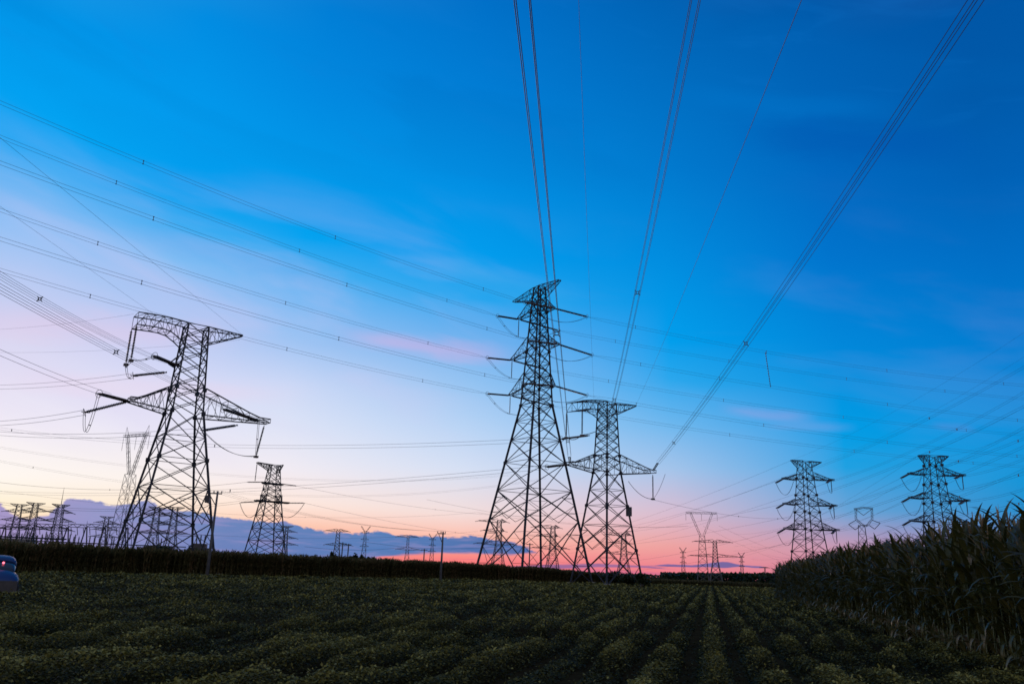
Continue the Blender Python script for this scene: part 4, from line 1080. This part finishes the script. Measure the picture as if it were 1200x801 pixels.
# ------------------------------------------------------------------ trees and bushes
def crown_mesh(w, h, z0, n, leaf, seed, lobes=6):
    q = np.random.default_rng(seed); C = []
    L = [(q.normal(0, w * .22), q.normal(0, w * .22), z0 + h * q.uniform(.25, .8), w * q.uniform(.22, .38), h * q.uniform(.18, .32)) for _ in range(lobes)]
    L.append((0, 0, z0 + h * .5, w * .36, h * .42))
    for i in range(n):
        cx_, cy_, cz_, rr_, rz_ = L[q.integers(len(L))]; v = q.normal(0, 1, 3); v /= np.linalg.norm(v); r_ = q.random() ** .4 * q.uniform(.8, 1.12)
        C.append((cx_ + v[0] * rr_ * r_, cy_ + v[1] * rr_ * r_, max(z0 * .6, cz_ + v[2] * rz_ * r_)))
    C = np.array(C); V, Q = leaf_quads(C, np.full(n, leaf) * q.uniform(.6, 1.4, n), q.normal(.2, .7, n), q)
    return np_mesh('crown', V, Q, M['crown'], np.clip(q.normal(.45, .22, n), 0, 1))
def tree(px, top, d, wid_px, label, name='tree', seed=1, n=900):
    P = Place(px, d, 0); H = zpx(px, d, top); w = wid_px * d / F_PX
    r = P.root(name, label, name, 'trees and bushes on the horizon')
    mb = MB(); mb.tube([(0, 0, -.2), (.1, 0, H * .35), (0, .1, H * .75)], [w * .05, w * .035, w * .012], 7)
    for k in range(4):
        a_ = k * 1.7 + seed; mb.tube([(0, 0, H * (.25 + .1 * k)), (math.cos(a_) * w * .28, math.sin(a_) * w * .28, H * (.5 + .1 * k))], [w * .02, w * .008], 5)
    mb.build('trunk', M['wood'], r)
    c = bpy.data.objects.new('crown', crown_mesh(w, H * .92, H * .08, n, max(.25, d * .0022), seed)); link(c, r)
trees = [
 (391, 647, 260, 10, 'low dark bush at the foot of the first small horizon pylon', 'bush'),
 (409, 650.5, 300, 7, 'first small dark tree right of the short thick distant pole', 'tree'),
 (416, 649.5, 300, 8, 'second and taller small tree right of the short thick distant pole', 'tree'),
 (423, 650, 300, 6, 'narrow small tree at the foot of the slender Y-headed pylon', 'tree'),
 (430, 652.5, 300, 6, 'small round tree just right of the slender Y-headed pylon', 'tree'),
 (438, 652, 300, 10, 'widest small tree on the horizon left of the flat-topped pylon', 'tree'),
 (445, 654, 300, 6, 'lowest small tree of the horizon row left of the flat-topped pylon', 'tree'),
 (458, 656, 300, 14, 'long low bush on the horizon left of the flat-topped pylon foot', 'bush'),
 (470, 656.5, 300, 9, 'low bush at the foot of the flat-topped horizon pylon', 'bush'),
 (190, 640, 150, 30, 'rounded dark bush under the large left pylon', 'bush'),
 (228, 641, 150, 16, 'dark bush at the right foot of the large left pylon', 'bush'),
 (724, 667, 150, 26, 'dark bush at the right foot of the hooked pylon beside the tallest', 'bush'),
 (737, 669, 146, 18, 'middle bush of the clump right of the hooked pylon foot', 'bush'),
 (752, 670, 132, 15, 'rounded bush at the right end of the clump by the hooked pylon', 'bush'),

]
for i, (px, top, d, wd, label, nm) in enumerate(trees): tree(px, top, d, wd, label, nm, 40 + i, 1300 if d < 200 else 700)
def far_wood():
    q = np.random.default_rng(77); Cs = []
    for px0, px1, d, t0, t1, n in ((775, 1060, 620, 671.5, 674.5, 9000), (560, 780, 900, 664.5, 674, 2500)):
        for i in range(n):
            px = q.uniform(px0, px1); base = gp(px, d + q.uniform(0, 60)); bump = .5 + .5 * math.sin(px * 1.9) * math.sin(px * .77 + 1) 
            top = t0 + (t1 - t0) * (px - px0) / (px1 - px0) - 1.3 * bump
            H = zpx(px, d, top); z = H * (1 - q.random() ** 1.6); Cs.append((base[0], base[1], max(.3, z)))
    C = np.array(Cs); V, Q = leaf_quads(C, q.uniform(1.2, 2.6, len(C)), q.normal(.4, .7, len(C)), q)
    me = np_mesh('distant_wood', V, Q, M['crown'], np.clip(q.normal(.4, .2, len(C)), 0, 1)); o = link(bpy.data.objects.new('distant_wood', me)); tag(o, 'dark distant line of woodland on the right horizon', 'woodland', kind='stuff')
far_wood()

# ------------------------------------------------------------------ small blue car at the left edge
def hull(name, sections, material, parent, n=20):
    """lofted shell: rows of (x, half width, bottom, top, roundness)"""
    V = []; Fc = []
    for x, w, z0, z1, e in sections:
        for j in range(n):
            t = 2 * math.pi * (j + .5) / n; c_, s_ = math.cos(t), math.sin(t)
            V.append((x, w * math.copysign(abs(c_) ** e, c_), (z0 + z1) / 2 + (z1 - z0) / 2 * math.copysign(abs(s_) ** e, s_)))
    for i in range(len(sections) - 1):
        for j in range(n): Fc.append((i * n + j, i * n + (j + 1) % n, (i + 1) * n + (j + 1) % n, (i + 1) * n + j))
    Fc.append(tuple(reversed(range(n)))); Fc.append(tuple((len(sections) - 1) * n + j for j in range(n)))
    me = bpy.data.meshes.new(name); me.from_pydata(V, [], Fc); me.materials.append(material)
    for p_ in me.polygons: p_.use_smooth = True
    return link(bpy.data.objects.new(name, me), parent)
CAR = ghit(-9, 700, .12); CZ_ = R(-56)
ox_ = np.array([math.cos(CZ_), math.sin(CZ_)]) * -1.9
rc = thing('small_car', 'small rounded blue car with a glowing red lamp, at the left edge', 'car', (CAR[0] + ox_[0], CAR[1] + ox_[1], 0), CZ_)
hull('body', [(-1.86, .50, .50, .80, .7), (-1.80, .70, .38, .98, .5), (-1.5, .80, .30, 1.06, .6), (-.6, .83, .28, 1.08, .40), (.5, .83, .28, 1.10, .7), (1.0, .82, .30, 1.12, .8), (1.4, .79, .32, 1.06, .85), (1.68, .72, .36, .90, .85), (1.78, .52, .44, .72, .7)], M['carpaint'], rc)
hull('cabin', [(-1.66, .56, .95, 1.06, .6), (-1.45, .68, .92, 1.38, .6), (-.9, .71, .92, 1.60, .58), (-.2, .71, .92, 1.66, .58), (.25, .70, .92, 1.58, .60), (.40, .69, .92, 1.50, .62)], M['carpaint'], rc)
hull('windscreen', [(.39, .665, .96, 1.47, .6), (.62, .66, .96, 1.34, .6), (.85, .64, .96, 1.20, .6), (1.02, .60, .96, 1.06, .6)], M['glass'], rc)
for sy in (-1, 1):
    mb = MB(); mb.box((-.55, sy * .70, 1.28), (1.25, .05, .28), taper=.88); mb.build('side_window', M['glass'], rc)
    for sx in (-1.15, 1.12):
        mb = MB(); mb.tube([(sx, sy * .66, .29), (sx, sy * .85, .29)], .29, 20); w_ = mb.build('wheel', M['rubber'], rc)
        mb = MB(); mb.tube([(sx, sy * .83, .29), (sx, sy * .865, .29)], .17, 16); mb.build('rim', M['chrome'], w_)
    mb = MB(); mb.tube([(1.62, sy * .50, .68), (1.76, sy * .50, .66)], [.10, .08], 14); mb.build('headlight', M['black'], rc)
mb = MB(); mb.box((1.70, 0, .52), (.26, 1.46, .42)); mb.build('bumper', M['black'], rc)
mb = MB(); mb.tube([(.62, .22, 1.37), (.70, .22, 1.37)], .04, 12); mb.build('marker_lamp', M['lampred'], rc)
